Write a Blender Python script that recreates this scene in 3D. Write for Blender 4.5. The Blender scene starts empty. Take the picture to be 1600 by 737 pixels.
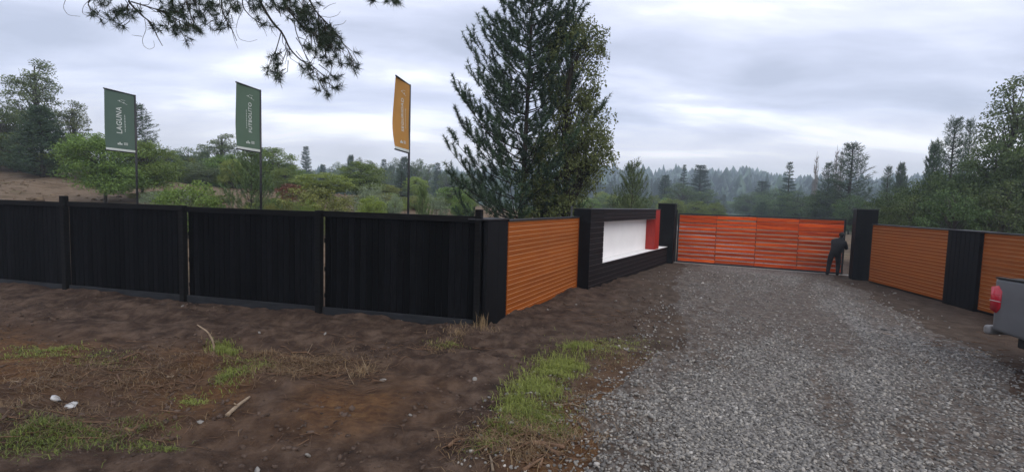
import bpy, bmesh, math, random
import numpy as np
from mathutils import Matrix, Vector

# ------------------------------------------------------------------ camera, sky, sun, exposure
S = bpy.context.scene
COL = S.collection
FPX, HC = 770.0, 2.4
TH, RHO = math.atan(54 / FPX), math.atan(.0285)
Fv = np.array([0, math.cos(TH), -math.sin(TH)])
U0 = np.array([0, math.sin(TH), math.cos(TH)])
R0 = np.array([1., 0, 0])
Rv = math.cos(RHO) * R0 + math.sin(RHO) * U0
Uv = -math.sin(RHO) * R0 + math.cos(RHO) * U0
CAM = np.array([0, 0, HC])
cd = bpy.data.cameras.new('camera')
cam = bpy.data.objects.new('camera', cd)
COL.objects.link(cam)
cd.sensor_fit = 'HORIZONTAL'
cd.sensor_width = 36
cd.lens = FPX / 1600 * 36
cd.clip_start, cd.clip_end = .05, 6000
mw = Matrix.Identity(4)
for i in range(3):
    mw[i][0], mw[i][1], mw[i][2], mw[i][3] = Rv[i], Uv[i], -Fv[i], CAM[i]
cam.matrix_world = mw
S.camera = cam

SUN_EL, SUN_AZ = math.radians(40), math.radians(150)      # azimuth clockwise from +Y: behind the camera, to the right
sd_ = Vector((math.sin(SUN_AZ) * math.cos(SUN_EL), math.cos(SUN_AZ) * math.cos(SUN_EL), math.sin(SUN_EL)))
sl = bpy.data.lights.new('sun', 'SUN')
sl.energy, sl.angle, sl.color = 1.4, math.radians(40), (1, .93, .84)
so = bpy.data.objects.new('sun', sl)
COL.objects.link(so)
so.rotation_euler = sd_.to_track_quat('Z', 'Y').to_euler()

W = bpy.data.worlds.new('World')
S.world = W
W.use_nodes = True
nt = W.node_tree
for n in list(nt.nodes):
    nt.nodes.remove(n)


def nd(t, kind, **kw):
    n = t.nodes.new(kind)
    for k, v in kw.items():
        if k in ('operation', 'blend_type', 'data_type', 'sky_type', 'sun_disc', 'sun_elevation', 'sun_rotation', 'attribute_name',
                 'noise_dimensions', 'feature', 'clamp', 'use_clamp', 'interpolation_type', 'air_density', 'dust_density', 'distance', 'wave_type', 'bands_direction'):
            setattr(n, k, v)
        else:
            n.inputs[k.replace('_', ' ')].default_value = v
    return n


def ramp(t, stops, src=None):
    r = t.nodes.new('ShaderNodeValToRGB')
    e = r.color_ramp.elements
    while len(e) < len(stops):
        e.new(.5)
    for q, (p, c) in zip(e, stops):
        q.position = p
        q.color = (*c, 1) if len(c) == 3 else c
    if src is not None:
        t.links.new(src, r.inputs[0])
    return r


def math_(t, op, a, b=None):
    n = t.nodes.new('ShaderNodeMath')
    n.operation = op
    for i, v in enumerate((a, b)):
        if v is None:
            continue
        if isinstance(v, (int, float)):
            n.inputs[i].default_value = v
        else:
            t.links.new(v, n.inputs[i])
    return n.outputs[0]


def mixc(t, fac, a, b, blend='MIX'):
    n = t.nodes.new('ShaderNodeMix')
    n.data_type, n.blend_type = 'RGBA', blend
    for sock, v in ((n.inputs[0], fac), (n.inputs[6], a), (n.inputs[7], b)):
        if isinstance(v, (int, float)):
            sock.default_value = v
        elif isinstance(v, tuple):
            sock.default_value = (*v, 1)
        else:
            t.links.new(v, sock)
    return n.outputs[2]


sky = nd(nt, 'ShaderNodeTexSky', sky_type='NISHITA', sun_disc=False, sun_elevation=SUN_EL, sun_rotation=SUN_AZ, dust_density=4.0)
tc = nt.nodes.new('ShaderNodeTexCoord')
sx = nt.nodes.new('ShaderNodeSeparateXYZ')
nt.links.new(tc.outputs['Generated'], sx.inputs[0])
den = math_(nt, 'ADD', math_(nt, 'MAXIMUM', sx.outputs[2], 0.0), .16)
px_ = math_(nt, 'DIVIDE', sx.outputs[0], den)
py_ = math_(nt, 'DIVIDE', sx.outputs[1], den)
cb = nt.nodes.new('ShaderNodeCombineXYZ')
nt.links.new(px_, cb.inputs[0])
nt.links.new(py_, cb.inputs[1])
mp = nt.nodes.new('ShaderNodeMapping')
mp.inputs['Rotation'].default_value = (0, 0, math.radians(-38))
mp.inputs['Location'].default_value = (.9, 2.3, 0)
mp.inputs['Scale'].default_value = (.75, 1.45, 1)
nt.links.new(cb.outputs[0], mp.inputs[0])
n1 = nd(nt, 'ShaderNodeTexNoise', Scale=1.15, Detail=7.0, Roughness=.5, Distortion=.3)
nt.links.new(mp.outputs[0], n1.inputs['Vector'])
n2 = nd(nt, 'ShaderNodeTexNoise', Scale=.36, Detail=3.0, Roughness=.5)
nt.links.new(mp.outputs[0], n2.inputs['Vector'])
cl = math_(nt, 'ADD', math_(nt, 'MULTIPLY', n1.outputs[0], .6), math_(nt, 'MULTIPLY', n2.outputs[0], .4))
cr = ramp(nt, [(.38, (5.8, 6.3, 8.0)), (.46, (7.7, 8.2, 10.2)), (.53, (9.8, 10.2, 11.9)), (.62, (15.5, 15.7, 16.4))], cl)
hz = ramp(nt, [(0.0, (0, 0, 0)), (.16, (1, 1, 1))], math_(nt, 'MAXIMUM', sx.outputs[2], 0.0))
hzn = mixc(nt, hz.outputs[0], (11.5, 10.5, 10.2), cr.outputs[0])
full = mixc(nt, .9, sky.outputs[0], hzn)
bg = nd(nt, 'ShaderNodeBackground', Strength=.1)
nt.links.new(full, bg.inputs[0])
wo = nt.nodes.new('ShaderNodeOutputWorld')
nt.links.new(bg.outputs[0], wo.inputs[0])

vs = S.view_settings
vs.view_transform, vs.look, vs.exposure, vs.gamma, vs.use_curve_mapping = 'Standard', 'None', 0.12, 1.0, False
S.render.engine = 'CYCLES'
cy = S.cycles
cy.max_bounces, cy.diffuse_bounces, cy.glossy_bounces, cy.transmission_bounces, cy.volume_bounces, cy.transparent_max_bounces = 6, 2, 2, 3, 3, 6
cy.use_denoising = True
cy.caustics_reflective = cy.caustics_refractive = False

# ------------------------------------------------------------------ geometry helpers
rng = np.random.default_rng(7)
random.seed(7)
PI = math.pi


def ray(x, y):
    return Fv + Rv * ((x - 800) / FPX) - Uv * ((y - 368.5) / FPX)


def gnd(x, y, z=0.):
    d = ray(x, y)
    return CAM + d * ((z - HC) / d[2])


def at_depth(x, y, Y):
    d = ray(x, y)
    return CAM + d * (Y / d[1])


_tab = np.random.default_rng(3).random(65536)


def vnoise(x, y):
    xi, yi = np.floor(x).astype(np.int64), np.floor(y).astype(np.int64)
    fx, fy = x - xi, y - yi
    fx, fy = fx * fx * (3 - 2 * fx), fy * fy * (3 - 2 * fy)

    def h(a, b):
        return _tab[((a * 7919) ^ (b * 104729 + 12345)) & 65535]
    return (h(xi, yi) * (1 - fx) + h(xi + 1, yi) * fx) * (1 - fy) + (h(xi, yi + 1) * (1 - fx) + h(xi + 1, yi + 1) * fx) * fy - .5


def fbm(x, y, o=4):
    s, a = 0, 1.
    for i in range(o):
        s = s + a * vnoise(x * 2 ** i + 17.3 * i, y * 2 ** i - 9.1 * i)
        a *= .5
    return s


def sst(a, b, x):
    t = np.clip((x - a) / (b - a), 0, 1)
    return t * t * (3 - 2 * t)


FA, FD = np.array([-10.2, 11.28]), np.array([.9734, -.229])       # timber fence line
FN = np.array([.229, .9734])
WA, WD = np.array([-.1, 9.6]), np.array([.4898, .8718])            # wall line, left of the drive


def terr(X, Y):
    X, Y = np.asarray(X, float), np.asarray(Y, float)
    r = np.hypot(X, Y)
    bF = (X - FA[0]) * FN[0] + (Y - FA[1]) * FN[1]
    bW = -(X - WA[0]) * WD[1] + (Y - WA[1]) * WD[0]
    b = np.where(Y > 21.5, np.maximum(np.minimum(bF, np.maximum(bW, (Y - 21.5) * .4)), 0), np.minimum(bF, bW))
    t = X / np.maximum(Y, 4.)
    A = np.interp(t, [-1.4, -1.0, -.9, -.65, -.26, -.08, .1, .25, .4], [4.6, 4.5, 4.1, 2.9, 2.25, 1.7, .7, .25, 0])
    h = A * sst(0.3, 26, b) * (1 - sst(70, 180, r))
    h = h + sst(.5, 8, b) * .35 * fbm(X * .23, Y * .23, 4) * (1 - sst(60, 120, r))
    # wooded ridges far off
    rb = 26 + 11 * np.sin(t * 2.3 + 1.0) + 5 * np.sin(t * 7 + .4) + 3 * np.sin(t * 17)
    h = h + sst(230, 720, r) * rb * np.where(Y > 0, 1, .6)
    # turned soil left of the drive
    loose = np.where(b < .4, 1, 0) * (1 - sst(.6, 2.4, X - .05 * Y * 0 - (Y - 4.2) * .48)) * (1 - sst(16, 20, r))
    u, v = X * FD[0] + Y * FD[1], X * FN[0] + Y * FN[1]
    rel = .085 * fbm(u * .55, v * 1.25, 5) + .055 * fbm(u * 1.9 + 5, v * 4.2, 4)
    rel = rel + .11 * np.exp(-((v - 5.35 - .2 * np.sin(u * .8) + .0 * u) / .42) ** 2) * sst(-.6, -2.6, u + 1.0) * (1 + 1.6 * vnoise(u * 1.3, v * 2))
    rgd = 1 - np.abs(fbm(u * 1.1 + 9, v * 2.1 - 4, 4)) * 2.2
    rel = rel + .085 * np.clip(rgd, 0, 1) * sst(-.25, .35, fbm(u * .45, v * .6 + 7, 3)) + .11 * np.abs(vnoise(u * 5.0, v * 6.5)) * (.5 + vnoise(u * .7, v * .9)) + .035 * np.abs(vnoise(u * 12, v * 15))
    # wheel rut and trodden path across the soil
    rel = rel - .06 * np.exp(-((v - 3.7 - .25 * np.sin(u * .9)) / .22) ** 2) * (u > -6) - .05 * np.exp(-((v - 7.4 - .2 * np.sin(u * 1.1 + 1)) / .25) ** 2)
    h = h + loose * rel + (1 - loose) * (1 - sst(40, 80, r)) * (.02 * fbm(X * .5, Y * .5, 3) + .008 * vnoise(X * 4, Y * 4))
    # soil banked against the foot of the fence and walls
    h = h + .05 * np.exp(-(bF / .5) ** 2) * (X < -.3) + .07 * np.exp(-(bW / .35) ** 2) * np.where((Y > 9.6) & (Y < 13.6), 1, 0)
    return h


def gpt(x, y, dz=0.):
    p = gnd(x, y)
    for _ in range(4):
        p = gnd(x, y, float(terr(p[0], p[1])))
    return np.array([p[0], p[1], float(terr(p[0], p[1])) + dz])


def np_mesh(name, V, Fs, smooth=False, attrs=None, mats=None):
    V = np.ascontiguousarray(V, np.float32)
    Fs = [np.asarray(f, np.int32) for f in Fs if len(f)]
    me = bpy.data.meshes.new(name)
    me.vertices.add(len(V))
    me.vertices.foreach_set('co', V.ravel())
    li = np.concatenate([f.ravel() for f in Fs])
    tot = np.concatenate([np.full(len(f), f.shape[1], np.int32) for f in Fs])
    st = np.concatenate([[0], np.cumsum(tot)[:-1]]).astype(np.int32)
    me.loops.add(len(li))
    me.loops.foreach_set('vertex_index', li)
    me.polygons.add(len(tot))
    me.polygons.foreach_set('loop_start', st)
    if smooth:
        me.polygons.foreach_set('use_smooth', np.ones(len(tot), bool))
    me.update(calc_edges=True)
    for k, a in (attrs or {}).items():
        at = me.attributes.new(k, 'FLOAT', 'POINT')
        at.data.foreach_set('value', np.ascontiguousarray(a, np.float32))
    for m in mats or []:
        me.materials.append(m)
    return me


class MB:
    """collects pieces of ONE part"""

    def __init__(s):
        s.v, s.f, s.n, s.t = [], {}, 0, []

    def add(s, V, F, tone=.5):
        V = np.asarray(V, float)
        F = np.asarray(F, int)
        s.v.append(V)
        s.f.setdefault(F.shape[1], []).append(F + s.n)
        s.t.append(np.broadcast_to(np.asarray(tone, float), (len(V),)))
        s.n += len(V)

    def box(s, x0, x1, y0, y1, z0, z1):
        V = [(x, y, z) for z in (z0, z1) for y in (y0, y1) for x in (x0, x1)]
        s.add(V, [(0, 2, 3, 1), (4, 5, 7, 6), (0, 1, 5, 4), (1, 3, 7, 5), (3, 2, 6, 7), (2, 0, 4, 6)])
        return s

    def tube(s, P, R, n=6, tone=.5, cap=True):
        P = np.asarray(P, float)
        R = np.broadcast_to(np.asarray(R, float), (len(P),))
        T = np.gradient(P, axis=0)
        T /= np.linalg.norm(T, axis=1)[:, None] + 1e-9
        ref = np.array([0, 0, 1.]) if abs(T[:, 2]).mean() < .85 else np.array([1., 0, 0])
        A = np.cross(T, ref)
        A /= np.linalg.norm(A, axis=1)[:, None] + 1e-9
        B = np.cross(T, A)
        a = np.linspace(0, 2 * PI, n, endpoint=False)
        V = P[:, None] + R[:, None, None] * (np.cos(a)[None, :, None] * A[:, None] + np.sin(a)[None, :, None] * B[:, None])
        m = len(P)
        i = np.arange(m - 1)[:, None] * n
        j = np.arange(n)[None]
        k = (j + 1) % n
        F = np.stack([i + j, i + k, i + n + k, i + n + j], -1).reshape(-1, 4)
        V = V.reshape(-1, 3)
        s.add(V, F, tone)
        if cap:
            base = s.n - len(V)
            s.f.setdefault(n, []).append(np.array([list(range(base, base + n))[::-1], list(range(base + (m - 1) * n, base + m * n))]))
        return s

    def mesh(s, name, mat, smooth=False):
        V = np.concatenate(s.v)
        return np_mesh(name, V, [np.concatenate(f) for f in s.f.values()], smooth, {'tone': np.concatenate(s.t)}, [mat])


def link(name, me, parent=None, loc=(0, 0, 0), rz=0., scale=None):
    o = bpy.data.objects.new(name, me)
    COL.objects.link(o)
    o.parent = parent
    o.location = loc
    o.rotation_euler = (0, 0, rz)
    if scale is not None:
        o.scale = scale
    return o


def tag(o, label=None, cat=None, group=None, kind=None):
    for k, v in (('label', label), ('category', cat), ('group', group), ('kind', kind)):
        if v:
            o[k] = v
    return o


def thing(name, label, cat, loc=(0, 0, 0), rz=0., group=None):
    o = link(name, None, None, [float(c) for c in loc], rz)
    return tag(o, label, cat, group, 'thing')


def bev_box(x0, x1, y0, y1, z0, z1, b=.01, seg=2, mat=None, name='box', smooth=True):
    bm = bmesh.new()
    bmesh.ops.create_cube(bm, size=1)
    for v in bm.verts:
        v.co = ((x0 + x1) / 2 + v.co.x * (x1 - x0), (y0 + y1) / 2 + v.co.y * (y1 - y0), (z0 + z1) / 2 + v.co.z * (z1 - z0))
    bmesh.ops.bevel(bm, geom=bm.edges[:] + bm.verts[:], offset=b, segments=seg, affect='EDGES', profile=.5)
    me = bpy.data.meshes.new(name)
    bm.to_mesh(me)
    bm.free()
    if mat:
        me.materials.append(mat)
    return me


def board_mesh(L, Wd, T, ch, mat, name='board', vertical=False):
    """chamfered plank: length along x (or z), front at -y"""
    pr = [(0, 0), (0, Wd), (-T + ch, Wd), (-T, Wd - ch), (-T, ch), (-T + ch, 0)]
    n = len(pr)
    V = [((0, y, z) if not vertical else (z, y, 0)) for y, z in pr] + [((L, y, z) if not vertical else (z, y, L)) for y, z in pr]
    F4 = [(i, (i + 1) % n, n + (i + 1) % n, n + i) for i in range(n)]
    bm = bmesh.new()
    vs_ = [bm.verts.new(v) for v in V]
    for f in F4:
        bm.faces.new([vs_[i] for i in f])
    bm.faces.new(vs_[:n])
    bm.faces.new(vs_[n:])
    bmesh.ops.recalc_face_normals(bm, faces=bm.faces)
    me = bpy.data.meshes.new(name)
    bm.to_mesh(me)
    bm.free()
    me.materials.append(mat)
    return me


# ------------------------------------------------------------------ materials
def newmat(name):
    m = bpy.data.materials.new(name)
    m.use_nodes = True
    t = m.node_tree
    b = t.nodes['Principled BSDF']
    return m, t, b


def coords(t, scale=(1, 1, 1), rand=False):
    c = t.nodes.new('ShaderNodeTexCoord')
    out = c.outputs['Object']
    if rand:
        oi = t.nodes.new('ShaderNodeObjectInfo')
        v = nd(t, 'ShaderNodeVectorMath', operation='ADD')
        s_ = math_(t, 'MULTIPLY', oi.outputs['Random'], 61.0)
        t.links.new(out, v.inputs[0])
        t.links.new(s_, v.inputs[1])
        out = v.outputs[0]
    m = t.nodes.new('ShaderNodeMapping')
    m.inputs['Scale'].default_value = scale
    t.links.new(out, m.inputs[0])
    return m.outputs[0]


def noise(t, vec, scale, detail=4., rough=.55):
    n = nd(t, 'ShaderNodeTexNoise', Scale=scale, Detail=detail, Roughness=rough)
    t.links.new(vec, n.inputs['Vector'])
    return n.outputs[0]


def bump(t, b, h, strength=.3, dist=.01):
    n = nd(t, 'ShaderNodeBump', Strength=strength, Distance=dist)
    t.links.new(h, n.inputs['Height'])
    t.links.new(n.outputs[0], b.inputs['Normal'])


def simple(name, c1, c2, scale=6., rough=.6, bstr=.15, bdist=.005, stretch=(1, 1, 1), rand=False, spec=.4, rv=0., metal=0.):
    m, t, b = newmat(name)
    v = coords(t, stretch, rand)
    n = noise(t, v, scale)
    c = ramp(t, [(.3, c1), (.7, c2)], n).outputs[0]
    if rv:
        oi = t.nodes.new('ShaderNodeObjectInfo')
        k = math_(t, 'ADD', math_(t, 'MULTIPLY', oi.outputs['Random'], rv * 2), 1 - rv)
        g = t.nodes.new('ShaderNodeCombineColor')
        for i in range(3):
            t.links.new(k, g.inputs[i])
        c = mixc(t, 1., c, g.outputs[0], 'MULTIPLY')
    t.links.new(c, b.inputs['Base Color'])
    b.inputs['Roughness'].default_value = rough
    b.inputs['Specular IOR Level'].default_value = spec
    b.inputs['Metallic'].default_value = metal
    if bstr:
        bump(t, b, noise(t, v, scale * 4), bstr, bdist)
    return m


def wood(name, cols, rough=.45, rv=.3, grain=(1.2, 26, 26), spec=.4):
    m, t, b = newmat(name)
    v = coords(t, grain, True)
    n = noise(t, v, 1.6, 6, .62)
    c = ramp(t, list(zip(np.linspace(.28, .74, len(cols)), cols)), n).outputs[0]
    v2 = coords(t, (1.4, 6, 6), True)
    kn = ramp(t, [(.0, (.35, .35, .35)), (.055, (.55, .55, .55)), (.1, (1, 1, 1))], nd_out(t, v2))
    c = mixc(t, .75, c, kn.outputs[0], 'MULTIPLY')
    oi = t.nodes.new('ShaderNodeObjectInfo')
    k = math_(t, 'ADD', math_(t, 'MULTIPLY', oi.outputs['Random'], rv * 2), 1 - rv)
    g = t.nodes.new('ShaderNodeCombineColor')
    for i in range(3):
        t.links.new(k, g.inputs[i])
    c = mixc(t, 1., c, g.outputs[0], 'MULTIPLY')
    t.links.new(c, b.inputs['Base Color'])
    b.inputs['Roughness'].default_value = rough
    b.inputs['Specular IOR Level'].default_value = spec
    bump(t, b, n, .2, .003)
    return m


def nd_out(t, v):
    n = nd(t, 'ShaderNodeTexVoronoi', Scale=1.1)
    t.links.new(v, n.inputs['Vector'])
    return n.outputs['Distance']


def leafmat(name, c1, c2, trans=.25, rough=.55, hue=.12):
    m, t, b = newmat(name)
    a = nd(t, 'ShaderNodeAttribute', attribute_name='tone')
    c = ramp(t, [(0., c1), (1., c2)], a.outputs['Fac']).outputs[0]
    oi = t.nodes.new('ShaderNodeObjectInfo')
    hs = nd(t, 'ShaderNodeHueSaturation')
    t.links.new(math_(t, 'ADD', math_(t, 'MULTIPLY', oi.outputs['Random'], .035), .4825), hs.inputs['Hue'])
    t.links.new(math_(t, 'ADD', math_(t, 'MULTIPLY', oi.outputs['Random'], hue * 2), 1 - hue), hs.inputs['Value'])
    t.links.new(c, hs.inputs['Color'])
    t.links.new(hs.outputs[0], b.inputs['Base Color'])
    b.inputs['Roughness'].default_value = rough
    b.inputs['Specular IOR Level'].default_value = .25
    tr = t.nodes.new('ShaderNodeBsdfTranslucent')
    t.links.new(hs.outputs[0], tr.inputs[0])
    mx = nd(t, 'ShaderNodeMixShader', Fac=trans)
    t.links.new(b.outputs[0], mx.inputs[1])
    t.links.new(tr.outputs[0], mx.inputs[2])
    t.links.new(mx.outputs[0], t.nodes['Material Output'].inputs[0])
    return m


def soil_material():
    m, t, b = newmat('soil')
    v = coords(t)
    big, mid, fin = noise(t, v, .55, 5, .6), noise(t, v, 3.2, 6, .65), noise(t, v, 19, 5, .7)
    c = ramp(t, [(.32, (.021, .0125, .0085)), (.48, (.066, .042, .029)), (.64, (.140, .096, .068))], mid).outputs[0]
    c = mixc(t, math_(t, 'MULTIPLY', big, .55), c, (.046, .031, .024))
    st = nd(t, 'ShaderNodeAttribute', attribute_name='straw')
    sw = ramp(t, [(.35, (.060, .028, .014)), (.55, (.130, .066, .028)), (.75, (.20, .12, .05))], noise(t, coords(t, (1, 2.4, 1)), 7, 6, .7)).outputs[0]
    c = mixc(t, math_(t, 'MULTIPLY', st.outputs['Fac'], math_(t, 'MULTIPLY', mid, 1.6)), c, sw)
    gt = nd(t, 'ShaderNodeAttribute', attribute_name='grit')
    gc = ramp(t, [(.3, (.040, .028, .021)), (.5, (.075, .055, .041)), (.7, (.135, .104, .079))], noise(t, coords(t, (1.2, .8, 1)), 3.4, 7, .7)).outputs[0]
    c = mixc(t, gt.outputs['Fac'], c, gc)
    hl = nd(t, 'ShaderNodeAttribute', attribute_name='hill')
    hc = ramp(t, [(.32, (.075, .085, .032)), (.43, (.115, .075, .045)), (.52, (.21, .155, .105)), (.60, (.12, .085, .055)), (.70, (.17, .15, .075))], noise(t, coords(t, (.5, 1.2, 1)), .8, 8, .7)).outputs[0]
    hc = mixc(t, math_(t, 'MULTIPLY', fin, .5), hc, (.10, .075, .05))
    c = mixc(t, hl.outputs['Fac'], c, hc)
    fr = nd(t, 'ShaderNodeAttribute', attribute_name='forest')
    c = mixc(t, fr.outputs['Fac'], c, (.045, .065, .035))
    sp = ramp(t, [(.66, (0, 0, 0)), (.74, (1, 1, 1))], fin).outputs[0]
    c = mixc(t, math_(t, 'MULTIPLY', sp, .35), c, (.15, .12, .10))
    t.links.new(c, b.inputs['Base Color'])
    b.inputs['Roughness'].default_value = .95
    b.inputs['Specular IOR Level'].default_value = .12
    h = math_(t, 'ADD', math_(t, 'MULTIPLY', mid, .6), math_(t, 'MULTIPLY', fin, .4))
    h = math_(t, 'ADD', h, math_(t, 'MULTIPLY', noise(t, v, 70, 3, .7), .15))
    bump(t, b, h, 1.0, .09)
    return m


def gravel_material():
    m, t, b = newmat('gravel_base')
    v = coords(t)
    vo = nd(t, 'ShaderNodeTexVoronoi', Scale=26.)
    t.links.new(v, vo.inputs['Vector'])
    sep = t.nodes.new('ShaderNodeSeparateColor')
    t.links.new(vo.outputs['Color'], sep.inputs[0])
    st = ramp(t, [(0, (.055, .052, .048)), (.4, (.145, .138, .127)), (.75, (.25, .238, .22)), (1, (.39, .372, .34))], sep.outputs[0]).outputs[0]
    dirt = ramp(t, [(.3, (.040, .028, .021)), (.5, (.075, .055, .041)), (.7, (.135, .104, .079))], noise(t, coords(t, (1.2, .8, 1)), 3.4, 7, .7)).outputs[0]
    patch = ramp(t, [(.40, (0, 0, 0)), (.62, (1, 1, 1))], noise(t, coords(t, (1.0, .45, 1)), .55, 6, .62)).outputs[0]
    bare = nd(t, 'ShaderNodeAttribute', attribute_name='bare')
    fac = math_(t, 'MINIMUM', math_(t, 'ADD', math_(t, 'MULTIPLY', patch, .5), math_(t, 'MULTIPLY', bare.outputs['Fac'], 1.3)), 1.0)
    fleck = ramp(t, [(.35, (.45, .45, .45)), (.6, (1, 1, 1))], noise(t, v, 9, 5, .7)).outputs[0]
    fac = math_(t, 'MULTIPLY', fac, fleck)
    c = mixc(t, fac, st, dirt)
    t.links.new(c, b.inputs['Base Color'])
    b.inputs['Roughness'].default_value = .85
    b.inputs['Specular IOR Level'].default_value = .2
    h = math_(t, 'SUBTRACT', 1.0, vo.outputs['Distance'])
    bump(t, b, math_(t, 'ADD', h, math_(t, 'MULTIPLY', noise(t, v, 6, 4), .8)), .9, .03)
    return m


def stone_material():
    m, t, b = newmat('gravel_stone')
    a = nd(t, 'ShaderNodeAttribute', attribute_name='tone')
    c = ramp(t, [(0, (.052, .047, .042)), (.3, (.135, .127, .114)), (.55, (.225, .212, .190)), (.75, (.295, .268, .226)), (.9, (.38, .36, .325)), (1, (.56, .53, .48))], a.outputs['Fac']).outputs[0]
    v = coords(t)
    n = noise(t, v, 60, 4, .6)
    c = mixc(t, .35, c, ramp(t, [(.3, (.5, .5, .5)), (.7, (1.2, 1.2, 1.2))], n).outputs[0], 'MULTIPLY')
    t.links.new(c, b.inputs['Base Color'])
    b.inputs['Roughness'].default_value = .7
    bump(t, b, n, .25, .004)
    return m


SOIL, GRAV, STONE = soil_material(), gravel_material(), stone_material()
BLACKW = simple('black_stained_timber', (.0014, .0015, .0019), (.0052, .0052, .0062), 3, .7, .25, .003, (10, 10, 1.2), True, .06, .6)
BLACKR = simple('black_stained_rail', (.004, .004, .0046), (.010, .0095, .0095), 3, .7, .25, .003, (1.2, 10, 10), True, .10, .2)
SLATE = simple('slate_painted_board', (.012, .014, .017), (.030, .032, .036), 3, .75, .3, .004, (1, 5, 5), True, .2, .15)
BLACKP = simple('black_painted_sheet', (.0030, .0032, .004), (.0062, .0064, .0074), 2.2, .6, .1, .003, (1, 1, 1), False, .12)
BLACKS = simple('black_brown_siding', (.006, .0046, .005), (.013, .0098, .0098), 3, .6, .2, .003, (1.2, 14, 14), True, .12, .2)
JOINT = simple('pale_joint', (.12, .09, .088), (.22, .175, .17), 4, .8, 0)  # grey brown strip in the siding joints, paler than the boards
ORANGE = wood('orange_stained_siding', [(.22, .052, .006), (.29, .074, .009), (.35, .098, .014)], .6, .10, (.8, 20, 20), .12)
BEVEL_LIGHT = simple('painted_bevel_light', (.66, .36, .19), (.76, .46, .26), 5, .7, 0)  # skylight on the boards' top bevels, painted as a pale colour
REDW = wood('red_stained_slat', [(.27, .020, .005), (.50, .062, .008), (.68, .135, .016)], .5, .34, (.9, 16, 16), .15)
REDP = simple('red_stained_panel', (.26, .012, .008), (.36, .02, .012), 4, .4, .1, .002, (3, 3, 1))
WHITE = simple('white_paint', (.82, .81, .80), (.88, .87, .86), 2, .6, .05)
METAL = simple('black_metal', (.012, .012, .014), (.02, .02, .022), 5, .45, .05)
BARK = simple('grey_brown_bark', (.035, .028, .022), (.09, .075, .06), 5, .9, .6, .02, (4, 4, 1))
BARKD = simple('dark_bark', (.020, .015, .012), (.05, .038, .03), 5, .9, .6, .02, (4, 4, 1))
TWIG = simple('dry_wood', (.14, .10, .065), (.30, .235, .165), 4, .8, .3, .004, (3, 3, 3), True, .2, .25)
TWIGR = simple('rotten_wood', (.075, .042, .025), (.19, .115, .07), 4, .85, .4, .006, (3, 3, 3), True, .2, .2)
PALESTONE = simple('pale_stone', (.13, .12, .105), (.25, .235, .21), 8, .7, .4, .006, (1, 1, 1), True)
PLASTIC = simple('white_plastic', (.36, .36, .35), (.52, .52, .51), 9, .4, .3, .006)

# ------------------------------------------------------------------ ground sheet and drive
POLY = np.array([gnd(*p)[:2] for p in [(800, 1500), (880, 737), (925, 655), (948, 600), (985, 570), (1052, 545), (1062, 500), (1048, 470), (1046, 440), (1062, 413)]]
                + [[7.6, 22.5], [11.5, 34], [17, 60], [22, 60], [17, 34], [12.6, 20.5]]
                + [gnd(*p)[:2] for p in [(1322, 441), (1370, 462), (1440, 500), (1520, 540), (1600, 590), (1900, 780), (1900, 1500)]])


def sdist(X, Y, P=POLY):
    d = np.full(X.shape, 1e9)
    ins = np.zeros(X.shape, bool)
    for (ax, ay), (bx, by) in zip(P, np.roll(P, -1, 0)):
        ex, ey = bx - ax, by - ay
        t = np.clip(((X - ax) * ex + (Y - ay) * ey) / (ex * ex + ey * ey), 0, 1)
        d = np.minimum(d, np.hypot(X - ax - t * ex, Y - ay - t * ey))
        c = ((ay > Y) != (by > Y)) & (X < (bx - ax) * (Y - ay) / (by - ay + 1e-12) + ax)
        ins ^= c
    return np.where(ins, d, -d)


rr = np.concatenate([np.geomspace(.25, 3.6, 24)[:-1], np.geomspace(3.6, 26, 190)[:-1], np.geomspace(26, 130, 60)[:-1], np.geomspace(130, 1450, 46)])
aa = np.concatenate([np.linspace(-PI, -1.0, 46)[:-1], np.linspace(-1.0, 1.0, 400)[:-1], np.linspace(1.0, PI, 46)[:-1]])
RR, AA = np.meshgrid(rr, aa, indexing='ij')
GX, GY = RR * np.sin(AA), RR * np.cos(AA)
GZ = terr(GX, GY)
nr, na = RR.shape
ii, jj = np.meshgrid(np.arange(nr - 1), np.arange(na), indexing='ij')
QF = np.stack([ii * na + jj, ii * na + (jj + 1) % na, (ii + 1) * na + (jj + 1) % na, (ii + 1) * na + jj], -1).reshape(-1, 4)
QF = QF[:, ::-1]
V = np.stack([GX, GY, GZ], -1).reshape(-1, 3)
V0 = np.array([[0, 0, float(terr(0., 0.))]])
cap = np.stack([np.full(na, len(V)), (np.arange(na) + 1) % na, np.arange(na)], -1)
xf, yf = V[:, 0], V[:, 1]
bF = (xf - FA[0]) * FN[0] + (yf - FA[1]) * FN[1]
bW = -(xf - WA[0]) * WD[1] + (yf - WA[1]) * WD[0]
rf = np.hypot(xf, yf)
hill = np.maximum(sst(.3, 3., np.minimum(bF, bW)), sst(22, 26, yf)) * (1 - sst(50, 90, rf))
fore = sst(50, 90, rf)
uu, vv = xf * FD[0] + yf * FD[1], xf * FN[0] + yf * FN[1]
straw = np.exp(-((vv - 5.0 - .15 * np.sin(uu)) / .95) ** 2) * sst(-1.4, -3.4, uu) + .8 * np.exp(-(((xf - .55 - (yf - 4.2) * .30) / .5) ** 2)) * sst(9.5, 7.5, yf)
straw = np.clip(straw * (1 + 1.4 * fbm(xf * 1.1, yf * 1.1, 3)), 0, 1) * (bF < 0)
grit = sst(-2.6, .1, sdist(xf, yf) + 1.1 * fbm(xf * .8 + 4, yf * .8, 4)) * (rf < 40) * sst(6.5, 8.5, yf + .0 * xf + 2.2 * vnoise(xf * .8, yf * .8))
ext = lambda a: np.concatenate([a, [a[0]]])
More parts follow.
